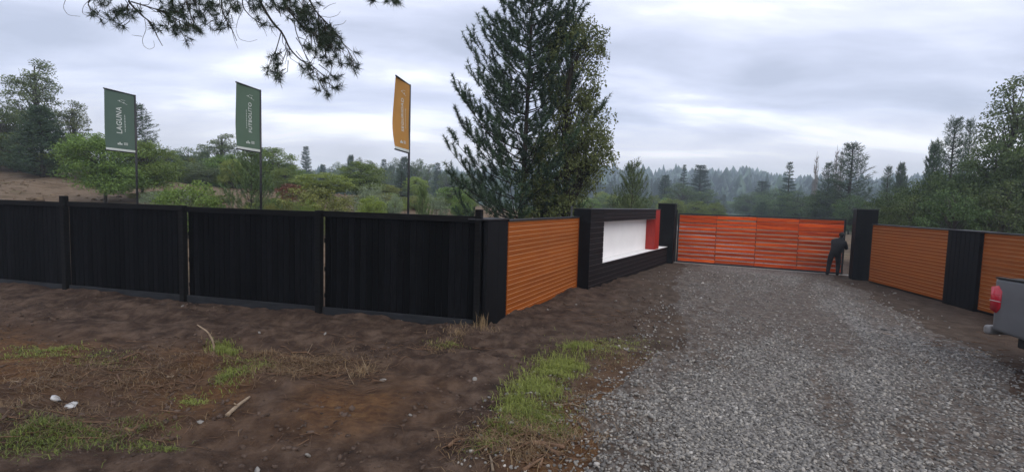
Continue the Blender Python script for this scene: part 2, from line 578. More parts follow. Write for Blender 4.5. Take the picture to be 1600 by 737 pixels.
g = link('ground', np_mesh('ground', np.concatenate([V, V0]), [QF, cap], True, {'straw': ext(straw), 'grit': ext(grit), 'hill': ext(hill), 'forest': ext(fore)}, [SOIL]))
g['kind'] = 'structure'

def tracks(X, Y):
    """share of compacted brown fines: streaks along the way cars take to the gate"""
    al, ac = X * .50 + Y * .866, X * .866 - Y * .50
    f = fbm(al * .16 + 3, ac * .62 + 1, 4)
    w_ = sst(-.10, .32, f) * .78 * sst(4.5, 8, np.hypot(X, Y) + 1.2 * vnoise(X, Y))
    w_ = np.maximum(w_, .9 * np.exp(-((ac - 1.9 - .25 * np.sin(al * .35)) / .34) ** 2) * (.45 + 1.1 * vnoise(al * .5, ac * 2)).clip(0, 1))
    w_ = np.maximum(w_, .9 * np.exp(-((ac - .35 - .25 * np.sin(al * .35)) / .30) ** 2) * (.45 + 1.1 * vnoise(al * .5 + 9, ac * 2)).clip(0, 1))
    return w_


sdv = sdist(xf, yf) + .45 * fbm(xf * .9, yf * .9, 4) + .12 * fbm(xf * 5, yf * 5, 2)
gz = V[:, 2] - .05 + .060 * sst(-.35, .35, sdv)
keep = (sdv > -.45) & (rf > .5)
fk = keep[QF].all(1)
used = np.unique(QF[fk])
idx = np.full(len(V), -1)
idx[used] = np.arange(len(used))
bare = 1 - sst(.0, 1.8, sdv + .5 * fbm(xf * 2.2, yf * 2.2, 3))
bare = np.maximum(bare, np.exp(-((np.hypot((xf - 6.0) / 3.4, (yf - 16.5) / 4.5)) ** 2)) * .75)
bare = np.maximum(bare, tracks(xf, yf))
road = link('gravel_driveway', np_mesh('gravel_driveway', np.stack([xf, yf, gz], -1)[used], [idx[QF[fk]]], True, {'bare': bare[used]}, [GRAV]))
road['kind'] = 'structure'


def drive_z(X, Y):
    s = sdist(X, Y) + .45 * fbm(X * .9, Y * .9, 4) + .12 * fbm(X * 5, Y * 5, 2)
    return terr(X, Y) + np.maximum(-.05 + .060 * sst(-.35, .35, s), 0), s


# loose stones of the drive
def rock_proto(n):
    bm = bmesh.new()
    if n == 0:
        bmesh.ops.create_icosphere(bm, subdivisions=1, radius=1)
    else:
        bmesh.ops.create_cube(bm, size=1.15)
        bmesh.ops.subdivide_edges(bm, edges=bm.edges[:], cuts=1, use_grid_fill=True)
        for v in bm.verts:
            v.co = v.co.normalized() * (.8 + .2 * v.co.length)
    bm.verts.ensure_lookup_table()
    P = np.array([v.co[:] for v in bm.verts])
    Q = np.array([[v.index for v in f.verts] for f in bm.faces])
    bm.free()
    return P, Q


def scatter_rocks(X, Y, Z, size, proto, flat=(.45, .8), seed=1, tone=None, jag=.17):
    r = np.random.default_rng(seed)
    P, Q = proto
    n, k = len(X), len(P)
    sc = np.stack([size * r.uniform(.8, 1.35, n), size * r.uniform(.6, 1., n), size * r.uniform(*flat, n)], -1) * .5
    a = r.uniform(0, 2 * PI, n)
    B = P[None] * sc[:, None] * (1 + r.uniform(-jag, jag, (n, k, 1)))
    tl = r.normal(0, .25, (n, 2))
    B[..., 2] += B[..., 0] * tl[:, :1] + B[..., 1] * tl[:, 1:]
    x = B[..., 0] * np.cos(a)[:, None] - B[..., 1] * np.sin(a)[:, None] + X[:, None]
    y = B[..., 0] * np.sin(a)[:, None] + B[..., 1] * np.cos(a)[:, None] + Y[:, None]
    z = B[..., 2] + Z[:, None] + sc[:, 2:3] * .35
    F = (Q[None] + (np.arange(n) * k)[:, None, None]).reshape(-1, Q.shape[1])
    tn = r.beta(1.9, 2.5, n) if tone is None else tone
    return np.stack([x, y, z], -1).reshape(-1, 3), F, np.repeat(tn, k)


def polar_pts(n, r0, r1, a0, a1, seed):
    r = np.random.default_rng(seed)
    R = np.sqrt(r.uniform(r0 * r0, r1 * r1, n))
    A = r.uniform(a0, a1, n)
    return R * np.sin(A), R * np.cos(A), r


Vs, Fs3, Fs4, Ts, off = [], [], [], [], 0
for k, (n, r0, r1, sz, pr) in enumerate([(24000, 4.0, 6.2, .033, 1), (44000, 6.2, 12.0, .035, 0), (18000, 12.0, 20, .045, 0)]):
    X, Y, r = polar_pts(n, r0, r1, -.1, .98, 40 + k)
    Z, s = drive_z(X, Y)
    bare_ = np.maximum(np.exp(-((np.hypot((X - 6.0) / 3.4, (Y - 16.5) / 4.5)) ** 2)) * .75, tracks(X, Y))
    ok = (r.random(n) < np.clip((sst(-.35, 1.3, s) + .10 * sst(-1.3, -.2, s)) * (1 - bare_ * 1.05), .0, 1)) & (sdist(X, Y) > -1.3) & (X * .866 - Y * .5 < 6.5)
    X, Y, Z = X[ok], Y[ok], Z[ok]
    vv_, ff_, tt_ = scatter_rocks(X, Y, Z, sz * np.exp(r.normal(-.05, .27, len(X))), rock_proto(pr), seed=60 + k)
    Vs.append(vv_)
    (Fs4 if pr else Fs3).append(ff_ + off)
    Ts.append(tt_)
    off += len(vv_)
gs = link('gravel', np_mesh('gravel', np.concatenate(Vs), [np.concatenate(Fs4), np.concatenate(Fs3)], True, {'tone': np.concatenate(Ts)}, [STONE]))
tag(gs, 'loose grey crushed gravel covering the driveway', 'gravel', kind='stuff')

# crumbs and clods of turned soil
CLOD = simple('soil_clod', (.040, .028, .022), (.13, .092, .07), 9, .95, .6, .01, (1, 1, 1), False, .1)
X, Y, r = polar_pts(26000, 4.2, 15, -.95, .34, 77)
bw = (X - FA[0]) * FN[0] + (Y - FA[1]) * FN[1]
ww = -(X - WA[0]) * WD[1] + (Y - WA[1]) * WD[0]
cl_n = fbm(X * .8, Y * .8, 3)
ok = (np.minimum(bw, ww) < -.1) & (sdist(X, Y) < -.2) & (r.random(len(X)) < sst(-.25, .45, cl_n))
X, Y = X[ok], Y[ok]
vv_, ff_, tt_ = scatter_rocks(X, Y, terr(X, Y) - .004, .021 * np.exp(r.normal(0, .62, len(X))).clip(.3, 3.2), rock_proto(1), (.4, .75), 78, jag=.38)
co = link('soil_clods', np_mesh('soil_clods', vv_, [ff_], True, {'tone': tt_}, [CLOD]))
tag(co, 'dark brown crumbs and clods of turned soil before the fence', 'soil', kind='stuff')

RUB = simple('bank_rubble', (.075, .052, .034), (.22, .165, .11), 3, .95, .5, .02, (1, 1, 1), False, .1)
X, Y, r = polar_pts(9000, 13, 46, -.95, .1, 79)
ok = ((X - FA[0]) * FN[0] + (Y - FA[1]) * FN[1] > 1.) & (-(X - WA[0]) * WD[1] + (Y - WA[1]) * WD[0] > 1.) & (r.random(len(X)) < sst(-.3, .4, fbm(X * .3, Y * .3, 3)))
X, Y = X[ok], Y[ok]
vv_, ff_, tt_ = scatter_rocks(X, Y, terr(X, Y) - .01, .10 * np.exp(r.normal(0, .6, len(X))).clip(.3, 3.5), rock_proto(0), (.4, .8), 80, jag=.35)
co = link('bank_rubble', np_mesh('bank_rubble', vv_, [ff_], True, {'tone': tt_}, [RUB]))
tag(co, 'clods and rubble strewn over the bare bank behind the fence', 'rubble', kind='stuff')

# ------------------------------------------------------------------ black timber fence
def along(P, D):
    return math.atan2(D[1], D[0])


fence = thing('timber_fence', 'long black fence of upright boards with tall posts below the banners', 'fence', (FA[0], FA[1], 0), along(FA, FD))
BAY = 3.29
bd = board_mesh(2.0, .1295, .022, .010, BLACKW, 'board', True)
post_t = bev_box(-.06, .06, -.125, .0, -.3, 2.235, .008, 1, BLACKR, 'post')
post_s = bev_box(-.06, .06, -.125, .0, -.3, 2.115, .008, 1, BLACKR, 'post')
rail_m = bev_box(.062, BAY - .062, -.062, -.024, 1.985, 2.10, .005, 1, BLACKR, 'rail')
brail_m = bev_box(.062, BAY - .062, .002, .05, -.045, .045, .005, 1, BLACKR, 'back_rail')
plinth_m = bev_box(.062, BAY - .062, -.058, -.024, .03, .20, .006, 1, SLATE, 'plinth_board')
tops = {-1: post_s, 0: post_t, 1: post_s, 2: post_s, 3: post_t}
for k in range(-1, 4):
    link('post', tops[k], fence, (k * BAY, 0, float(terr(*(FA + FD * k * BAY))) * 0))
for k in range(-1, 3):
    x0 = k * BAY
    dz = random.uniform(-.012, .012)
    link('top_rail', rail_m, fence, (x0, 0, dz))
    link('plinth_board', plinth_m, fence, (x0, 0, random.uniform(-.01, .01)))
    for zb in (.42, .95, 1.52):
        link('back_rail', brail_m, fence, (x0, 0, zb))
    slit = .038 if k in (1, 2) else .018
    n = 24
    x = x0 + .06 + slit
    step = (BAY - .12 - slit - .004) / n
    for i in range(n):
        o = link('board', bd, fence, (x + i * step, random.uniform(-.0015, .0015), .075 + random.uniform(-.008, .004)))
        o.scale[0] = (step - .0035) / .1295

# ------------------------------------------------------------------ left wing: corner pillar, orange wall
OA = np.array([-.10, 9.60])
OD = np.array([1.81, 13.53]) - OA
OL = float(np.linalg.norm(OD))
OD = OD / OL
oa = along(OA, OD)
cp = thing('wall_pillar', 'black pillar at the corner where the timber fence meets the orange wall', 'pillar', (OA[0], OA[1], 0), oa)
link('pillar_body', bev_box(-.40, -.012, -.028, .35, -.2, 2.034, .008, 2, BLACKP, 'pillar_body'), cp)
link('side_return', bev_box(-.83, -.401, -.03, .05, -.2, 2.033, .008, 2, BLACKP, 'side_return'), cp)
link('cap', bev_box(-.87, 0., -.05, .37, 2.04, 2.07, .004, 1, METAL, 'cap'), cp)


def siding_wall(name, label, loc, rz, L, z0, z1, rows, capz=.035, tr=True, group=None):
    w = thing(name, label, 'wall', (loc[0], loc[1], 0), rz, group)
    link('wall_core', bev_box(0, L, .0, .10, -.15, z1 + .004, .004, 1, BLACKP, 'wall_core'), w)
    link('backing', bev_box(.002, L - .002, -.008, -.001, z0, z1, .001, 1, BEVEL_LIGHT, 'backing'), w)  # pale sheet seen through the gaps, painted stand-in for sky-lit board edges
    p = (z1 - z0) / rows
    m = board_mesh(L - .004, p - .013, .011, .003, ORANGE, 'board')
    for i in range(rows):
        link('board', m, w, (.002, -.009 + random.uniform(-.001, .001), z0 + i * p + .002))
    link('cap', bev_box(-.01, L + .01, -.05, .13, z1 + .006, z1 + .006 + capz, .005, 1, METAL, 'cap'), w)
    if tr:
        for x in (.016, L - .016):
            link('edge_trim', bev_box(x - .016, x + .016, -.034, -.024, z0 - .01, z1, .003, 1, ORANGE, 'edge_trim'), w)
    return w


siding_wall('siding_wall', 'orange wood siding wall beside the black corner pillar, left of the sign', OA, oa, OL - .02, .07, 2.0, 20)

# ------------------------------------------------------------------ sign wall
SP = np.array([2.11, 13.38])
SD = np.array([.52323, .85219])
sa = along(SP, SD)
sg = thing('sign_wall', 'black sided wall framing a blank white sign recess and a red end panel', 'wall', (SP[0], SP[1], 0), sa)
for nm, b in (('lower_core', (0, 8.95, .002, .48, -.2, .690)), ('end_core', (0, 1.0, .002, .48, .691, 2.235)), ('upper_core', (1.001, 6.38, .002, .48, 1.89, 2.235))):
    link(nm, bev_box(*b, .004, 1, BLACKP, nm), sg)
link('back_panel', bev_box(.99, 8.3, .35, .40, .705, 1.888, .002, 1, WHITE, 'back_panel'), sg)
link('ledge', bev_box(1.002, 8.40, -.022, .349, .6915, .7035, .002, 1, WHITE, 'ledge'), sg)
link('recess_top', bev_box(1.002, 6.36, .004, .349, 1.884, 1.889, .001, 1, WHITE, 'recess_top'), sg)
link('red_panel', bev_box(6.40, 7.0, -.012, .345, .706, 2.232, .006, 1, REDP, 'red_panel'), sg)
link('cap', bev_box(-.02, 7.02, -.03, .5, 2.238, 2.262, .004, 1, METAL, 'cap'), sg)
for nm, L, x0, z0, rows, p in (('lower', 8.95, 0, .0, 5, .1385), ('end', 1.0, 0, .695, 8, .1495), ('upper', 5.375, 1.003, 1.892, 3, .1145)):
    m = board_mesh(L, p - .010, .016, .005, BLACKS, 'board')
    j = bev_box(x0, x0 + L, -.0035, .001, z0, z0 + rows * p, .0008, 1, JOINT, 'backing')
    link('backing', j, sg)
    for i in range(rows):
        link('board', m, sg, (x0, -.004 + random.uniform(-.0015, .0015), z0 + i * p + .003))
m = board_mesh(.998, .1145 - .01, .016, .005, BLACKS, 'board')
for i in range(3):
    link('board', m, sg, (0, -.004, 1.895 + i * .1145))
link('end_plate', bev_box(-.012, 0, -.02, .48, -.1, 2.236, .002, 1, BLACKP, 'end_plate'), sg)

# ------------------------------------------------------------------ gate pillars and sliding gate
GD = np.array([.907, -.42])
ga = along(SP, GD)
gp = thing('gate_pillar', 'tall black square pillar between the white sign and the red gate', 'pillar', (6.08, 20.66, 0), ga)
link('pillar_body', bev_box(0, .68, 0, .62, -.2, 2.47, .008, 2, BLACKP, 'pillar_body'), gp)
link('cap', bev_box(-.02, .70, -.02, .64, 2.472, 2.50, .004, 1, METAL, 'cap'), gp)
gr = thing('gate_pillar', 'tall black pillar at the right end of the red gate behind the bending person', 'pillar', (11.93, 17.12, 0), ga)
link('pillar_body', bev_box(0, .62, 0, .62, -.2, 2.45, .008, 2, BLACKP, 'pillar_body'), gr)
link('cap', bev_box(-.02, .64, -.02, .64, 2.452, 2.48, .004, 1, METAL, 'cap'), gr)
for i in range(1, 4):
    link('sheet_rib', bev_box(i * .155 - .006, i * .155 + .006, -.006, .0, 0.02, 2.44, .002, 1, BLACKP, 'sheet_rib'), gr)

GA, GB = np.array([7.02, 20.9]), np.array([12.42, 18.35])
GL = float(np.linalg.norm(GB - GA))
gd = (GB - GA) / GL
gate = thing('sliding_gate', 'wide sliding gate of glossy red horizontal slats in a black frame', 'gate', (GA[0], GA[1], 0), along(GA, gd))
Z0, Z1 = .09, 2.10
link('top_rail', bev_box(0, GL, -.03, .03, Z1 - .05, Z1, .004, 1, METAL, 'top_rail'), gate)
link('bottom_rail', bev_box(0, GL, .012, .05, Z0 - .05, Z0 - .005, .004, 1, METAL, 'bottom_rail'), gate)
nb = 4
for i in range(nb + 1):
    x = .03 + i * (GL - .06) / nb
    if i in (0, nb):
        link('stile', bev_box(x - .03, x + .03, -.032, .032, Z0 - .05, Z1 - .051, .004, 1, METAL, 'stile'), gate)
    else:
        link('stile', bev_box(x - .02, x + .02, .012, .05, Z0 - .003, Z1 - .051, .004, 1, METAL, 'stile'), gate)
rows = 12
pt = (Z1 - .055 - Z0) / rows
for i in range(nb):
    xa, xb = .062 + i * (GL - .124) / nb, .062 + (i + 1) * (GL - .124) / nb
    L = xb - xa - (.012 if i not in () else 0)
    m = board_mesh(L, pt - .036, .030, .011, REDW, 'slat')
    for q in range(rows):
        o = link('slat', m, gate, (xa + .006, .008 + random.uniform(-.003, .003), Z0 + q * pt + .004 + random.uniform(-.004, .004)))
        o.rotation_euler = (0, random.gauss(0, .0016), 0)
        if (i, q) in ((2, 10), (3, 10), (3, 9), (3, 8), (2, 9), (0, 10)) or q == 11:
            o.scale[2] = 1.2 if q < 11 else 1.12
# short ladder of black blocks where the gate meets the left pillar
lk = thing('gate_catch', 'narrow black catch post with small gaps between pillar and red gate', 'gate post', (GA[0] - .36 * gd[0], GA[1] - .36 * gd[1], 0), along(GA, gd))
link('post', bev_box(0, .05, -.03, .03, -.1, 2.2, .004, 1, METAL, 'post'), lk)
link('post', bev_box(.26, .33, -.03, .03, -.1, 2.24, .004, 1, METAL, 'post'), lk)
bm_ = bev_box(.051, .259, -.02, .02, 0, pt - .05, .003, 1, METAL, 'block')
for q in range(12):
    link('block', bm_, lk, (0, 0, Z0 + q * pt))
# ground track
tk = thing('gate_track', 'thin steel track on a concrete strip under the red gate', 'track', (GA[0], GA[1], 0), along(GA, gd))
CONC = simple('concrete', (.22, .20, .18), (.34, .32, .29), 9, .85, .4, .006)
link('concrete_strip', bev_box(-.3, GL + .4, -.16, .18, -.1, .026, .01, 1, CONC, 'concrete_strip'), tk)
link('steel_track', bev_box(-.3, GL + .4, .0, .03, .027, .04, .003, 1, METAL, 'steel_track'), tk)

# ------------------------------------------------------------------ right wing
RP = np.array([12.30, 17.2])
RD = np.array([-.128, -.99])
RD = RD / np.linalg.norm(RD)
ra = along(RP, RD)
q0 = RP + RD * .50
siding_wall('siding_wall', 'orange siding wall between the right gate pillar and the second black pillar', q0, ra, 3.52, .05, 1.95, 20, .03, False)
q1 = RP + RD * 4.04
rp2 = thing('wall_pillar', 'broad black pillar between the two right orange walls', 'pillar', (q1[0], q1[1], 0), ra)
link('pillar_body', bev_box(0, 1.06, -.10, .32, -.2, 1.965, .008, 2, BLACKP, 'pillar_body'), rp2)
link('cap', bev_box(-.005, 1.065, -.11, .34, 1.967, 1.99, .004, 1, METAL, 'cap'), rp2)
for i in range(1, 7):
    link('sheet_rib', bev_box(i * .152 - .006, i * .152 + .006, -.106, -.10, .02, 1.95, .002, 1, BLACKP, 'sheet_rib'), rp2)
q2 = RP + RD * 5.12
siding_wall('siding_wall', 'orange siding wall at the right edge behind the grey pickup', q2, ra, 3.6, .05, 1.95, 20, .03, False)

# ------------------------------------------------------------------ banners
BANG = math.atan2(.99, .129)
BW, BH = 1.09, 1.92
LETTER = simple('white_print', (.62, .66, .62), (.70, .74, .70), 6, .7, 0)


def cloth_y(x, z, k):
    u, v = (x + BW) / BW, z / BH
    return k * (.055 * np.sin(PI * np.clip(v, 0, 1)) * (1 - u) + .012 * np.sin(5 * u + 7 * v) * (1 - u * .6))


def text_mesh(txt, size, spacing=1.):
    cu = bpy.data.curves.new('lettering', 'FONT')
    cu.body, cu.size, cu.align_x, cu.align_y, cu.space_character = txt, size, 'CENTER', 'CENTER', spacing
    cu.resolution_u = 3
    cu.offset = size * .012
    o = bpy.data.objects.new('lettering', cu)
    COL.objects.link(o)
    dg = bpy.context.evaluated_depsgraph_get()
    me = bpy.data.meshes.new_from_object(o.evaluated_get(dg))
    bpy.data.objects.remove(o)
    return me


def banner(px, top, Y, c1, c2, word, wx, wl, hx, small_x, label, k):
    P = at_depth(px, top, Y)
    zb = float(terr(P[0], P[1]))
    root = thing('banner_flag', label, 'banner', (P[0], P[1], zb), BANG, 'promotional banners behind the fence')
    zt = float(P[2]) - zb
    link('pole', MB().tube([(0, 0, -.4), (0, 0, zt * .5), (0, 0, zt + .01)], [.036, .034, .032], 10).mesh('pole', METAL, True), root)
    for z in (zt - .012, zt - BH - .03):
        link('arm', MB().tube([(.0, 0, z), (-BW - .03, 0, z)], .021, 8).mesh('arm', METAL, True), root)
    nx, nz = 14, 22
    X, Z = np.meshgrid(np.linspace(-BW, -.035, nx), np.linspace(0, BH, nz))
    Yc = cloth_y(X, Z, k)
    z0 = zt - BH - .012
    n = nx * nz
    Vv = np.concatenate([np.stack([X, Yc + d, Z + z0], -1).reshape(-1, 3) for d in (-.002, .002)])
    i, j = np.meshgrid(np.arange(nz - 1), np.arange(nx - 1), indexing='ij')
    Q = np.stack([i * nx + j, i * nx + j + 1, (i + 1) * nx + j + 1, (i + 1) * nx + j], -1).reshape(-1, 4)
    cm = simple('banner_cloth', c1, c2, 1.5, .75, .2, .004)
    cloth = link('cloth', np_mesh('cloth', Vv, [np.concatenate([Q, Q[:, ::-1] + n])], True, None, [cm]), root)
    # white lower band
    X2, Z2 = np.meshgrid(np.linspace(-BW, -.035, nx), np.array([.0, .03, .07]))
    V2 = np.stack([X2, cloth_y(X2, Z2, k) - .005, Z2 + z0], -1).reshape(-1, 3)
    i, j = np.meshgrid(np.arange(2), np.arange(nx - 1), indexing='ij')
    Q2 = np.stack([i * nx + j, i * nx + j + 1, (i + 1) * nx + j + 1, (i + 1) * nx + j], -1).reshape(-1, 4)
    link('hem_band', np_mesh('hem_band', V2, [Q2], True, None, [LETTER]), cloth)

    def put(me, cx, cz, length, height, name):
        a = np.array([v.co[:] for v in me.vertices])
        sx_ = length / (a[:, 0].max() - a[:, 0].min())
        sy_ = height / (a[:, 1].max() - a[:, 1].min())
        x = cx - a[:, 1] * sy_
        z = cz + a[:, 0] * sx_
        y = cloth_y(x, z, k) - .006
        for v, c in zip(me.vertices, np.stack([x, y, z + z0], -1)):
            v.co = c
        me.materials.append(LETTER)
        link(name, me, cloth)
    put(text_mesh(word, .2, 1.1), -BW + wx * BW, BH * .52, wl, hx, 'lettering')
    # rows of small print and the little logos, too small to read in the photograph
    def bars(name, rects):
        mb = MB()
        for (x, z, w, h) in rects:
            xs = np.array([x, x + w, x + w, x])
            zs = np.array([z, z, z + h, z + h])
            mb.add(np.stack([xs, cloth_y(xs, zs, k) - .0065, zs + z0], -1), [(0, 1, 2, 3)])
        link(name, mb.mesh(name, LETTER), cloth)
    r_ = random.Random(px)
    sx0 = -BW + small_x * BW
    bars('small_print', [(sx0, BH * .34 + i * .052, .022 + .012 * r_.random(), .030) for i in range(11)])
    bars('top_logo', [(-BW + .42 * BW + i * .05, BH * (.845 - .006 * i), .035, .012 + .03 * (i % 3 == 1)) for i in range(7)] + [(-BW + .52 * BW, BH * .87, .16, .008)])
    bars('lower_logo', [(-BW + .38 * BW + i * .06, BH * .105, .045, .05 + .035 * (i % 2)) for i in range(3)] + [(-BW + .58 * BW, BH * .11 + q * .03, .15, .014) for q in range(3)])
    return root


banner(210.5, 149, 17.0, (.085, .135, .105), (.10, .155, .12), 'LAGUNA', .46, .86, .20, .63, 'green banner reading LAGUNA on a tall black pole', .5)
banner(406.5, 141, 15.8, (.095, .155, .105), (.11, .175, .12), 'FUTBOLITO', .57, .90, .15, .40, 'green banner reading FUTBOLITO on a tall black pole', .8)
banner(640.5, 133, 14.5, (.46, .225, .05), (.54, .275, .07), 'SEGURIDAD', .55, .92, .17, .74, 'orange banner reading SEGURIDAD on a tall black pole', 1.6)

# ------------------------------------------------------------------ vegetation builders
LEAF = {
    'pine': leafmat('pine_needles', (0.027, 0.051, 0.030), (0.093, 0.147, 0.069), .12),
    'pine_hero': leafmat('dark_pine_needles', (0.021, 0.039, 0.024), (0.075, 0.120, 0.057), .10),
    'young': leafmat('young_pine_needles', (.05, .09, .035), (.17, .24, .085), .15),
    'fir': leafmat('fir_needles', (0.024, 0.045, 0.030), (0.075, 0.120, 0.068), .1),
    'broad': leafmat('broad_leaves', (.065, .11, .024), (.26, .35, .085), .28),
    'hero': leafmat('small_dark_leaves', (.050, .075, .024), (.23, .285, .095), .25),
    'airy': leafmat('airy_leaves', (.07, .10, .045), (.22, .27, .12), .25),
    'lime': leafmat('yellow_green_leaves', (.12, .165, .03), (.36, .42, .095), .3),
    'olive': leafmat('olive_leaves', (.085, .11, .028), (.32, .34, .10), .22),
    'silver': leafmat('silver_green_leaves', (0.112, 0.158, 0.090), (0.352, 0.427, 0.262), .2),
    'rust': leafmat('rust_red_leaves', (.09, .045, .022), (.24, .105, .05), .2),
    'dark': leafmat('dark_green_leaves', (.036, .062, .022), (.15, .21, .070), .22),
    'over': leafmat('overhead_needles', (0.018, 0.030, 0.018), (0.054, 0.083, 0.042), .1),
}


def unit(a):
    return a / (np.linalg.norm(a, axis=-1, keepdims=True) + 1e-9)


def leaves(r, C_, size, tone, asp=.55, up=.35, droop=0.):
    """rhombic leaves at C_, returns V, F, tone"""
    n = len(C_)
    a = unit(r.normal(size=(n, 3)) + np.array([0, 0, -droop]))
    nrm = unit(r.normal(size=(n, 3)) + np.array([0, 0, up * 2]))
    b = unit(np.cross(nrm, a))
    s = np.broadcast_to(size, (n,))[:, None] * r.uniform(.7, 1.3, (n, 1))
    V = np.stack([C_ - a * s * .5, C_ + b * s * asp * .5, C_ + a * s * .5, C_ - b * s * asp * .5], 1).reshape(-1, 3)
    F = np.arange(n * 4).reshape(-1, 4)
    return V, F, np.repeat(np.clip(tone, 0, 1), 4)


def needles(r, P, D, L, K, nl, w, spread=.75, tone=None):
    """bottle-brush shoots: thin triangles round each shoot axis"""
    n = len(P)
    D = unit(D)
    t = r.random((n, K))
    rad = unit(r.normal(size=(n, K, 3)))
    d = unit(D[:, None] * (1 - spread * .55) + rad * spread)
    base = P[:, None] + D[:, None] * (L[:, None] * t)[..., None]
    ln = nl * r.uniform(.7, 1.2, (n, K, 1))
    tip = base + d * ln
    s = unit(np.cross(d, r.normal(size=(n, K, 3)))) * w * .5
    V = np.stack([base - s, base + s, tip], 2).reshape(-1, 3)
    F = np.arange(n * K * 3).reshape(-1, 3)
    tn = (r.random(n) if tone is None else tone)[:, None] * .7 + r.random((n, K)) * .3
    return V, F, np.repeat(tn.ravel(), 3)


KINDS = {}


def kind_pine(name, H, R, leaf, seed, z0=.12, whorl=.55, nb=5, slope=.35, up=.35, K=22, nl=.16, w=.016, prof=None, dens=1., bark=BARKD, tw=.42, trunk=.02, shoot=.34, lean=0.):
    r = np.random.default_rng(seed)
    prof = prof or (lambda t: (1 - t) ** .75)
    mb = MB()
    zs = np.linspace(0, H, 12)
    wob = np.stack([.02 * H * np.sin(zs / H * 5 + seed) * .3 + lean * (zs / H) ** 2, .02 * H * np.cos(zs / H * 4) * .3 * (zs / H), zs], -1)
    tr = H * trunk
    mb.tube(wob, np.linspace(tr, tr * .12, 12), 7)
    P, D, L = [], [], []
    z = z0 * H
    while z < H * .985:
        t = (z - z0 * H) / (H - z0 * H)
        Rz = R * prof(t)
        cx = np.interp(z, zs, wob[:, 0])
        cy_ = np.interp(z, zs, wob[:, 1])
        a0 = r.uniform(0, 2 * PI)
        for q in range(nb + r.integers(-1, 2)):
            a = a0 + q * 2 * PI / nb + r.normal(0, .25)
            Rb = Rz * r.uniform(.62, 1.12) + .12
            sl_, u_ = slope + r.normal(0, .1), up * r.uniform(.5, 1.4)
            m = 7
            s = np.linspace(0, 1, m)
            rad = Rb * s
            pts = np.stack([cx + np.cos(a) * rad, cy_ + np.sin(a) * rad, z + r.normal(0, .08) + Rb * (sl_ * s + u_ * s ** 2.2)], -1)
            mb.tube(pts, np.linspace(max(.012, tr * .28 * (1 - t * .6)), .006, m), 4, cap=False)
            nt_ = max(3, int(Rb * 6.5 * dens))
            for k in range(nt_):
                s0 = .22 + .78 * (k + r.random()) / nt_
                p = np.array([np.interp(s0, s, pts[:, c]) for c in range(3)])
                dr = unit(np.array([np.cos(a), np.sin(a), sl_ + 2.2 * u_ * s0 ** 1.2]))
                side = np.array([-np.sin(a), np.cos(a), 0]) * (1 if k % 2 else -1)
                tl = ((1 - s0) * Rb * tw + .16) * r.uniform(.6, 1.2)
                dt = unit(dr * .7 + side * .75 + np.array([0, 0, .25 + up * .6]) + r.normal(0, .12, 3))
                mq = max(1, int(tl / (shoot * .75)))
                for e in range(mq):
                    f = (e + .3) / mq
                    P.append(p + dt * tl * f)
                    D.append(unit(dt + np.array([0, 0, .25]) + r.normal(0, .22, 3)))
                    L.append(shoot * r.uniform(.7, 1.2))
                if tl > .5:
                    mb.tube([p, p + dt * tl], [.012, .005], 3, cap=False)
            P.append(pts[-1] - dr * .1)
            D.append(dr + np.array([0, 0, up]))
            L.append(shoot * 1.2)
        z += whorl * r.uniform(.75, 1.2) * (1 - .35 * t)
    P.append(np.array([wob[-1][0], wob[-1][1], H * .95]))
    D.append(np.array([0, 0, 1.]))
    L.append(H * .06)
    P, D, L = np.array(P), np.array(D), np.array(L)
    V, F, T = needles(r, P, D, L, K, nl, w)
    KINDS[name] = (mb.mesh('trunk', bark, True), np_mesh('crown', V, [F], False, {'tone': T}, [LEAF[leaf]]), H, 2 * R)
    return len(F)


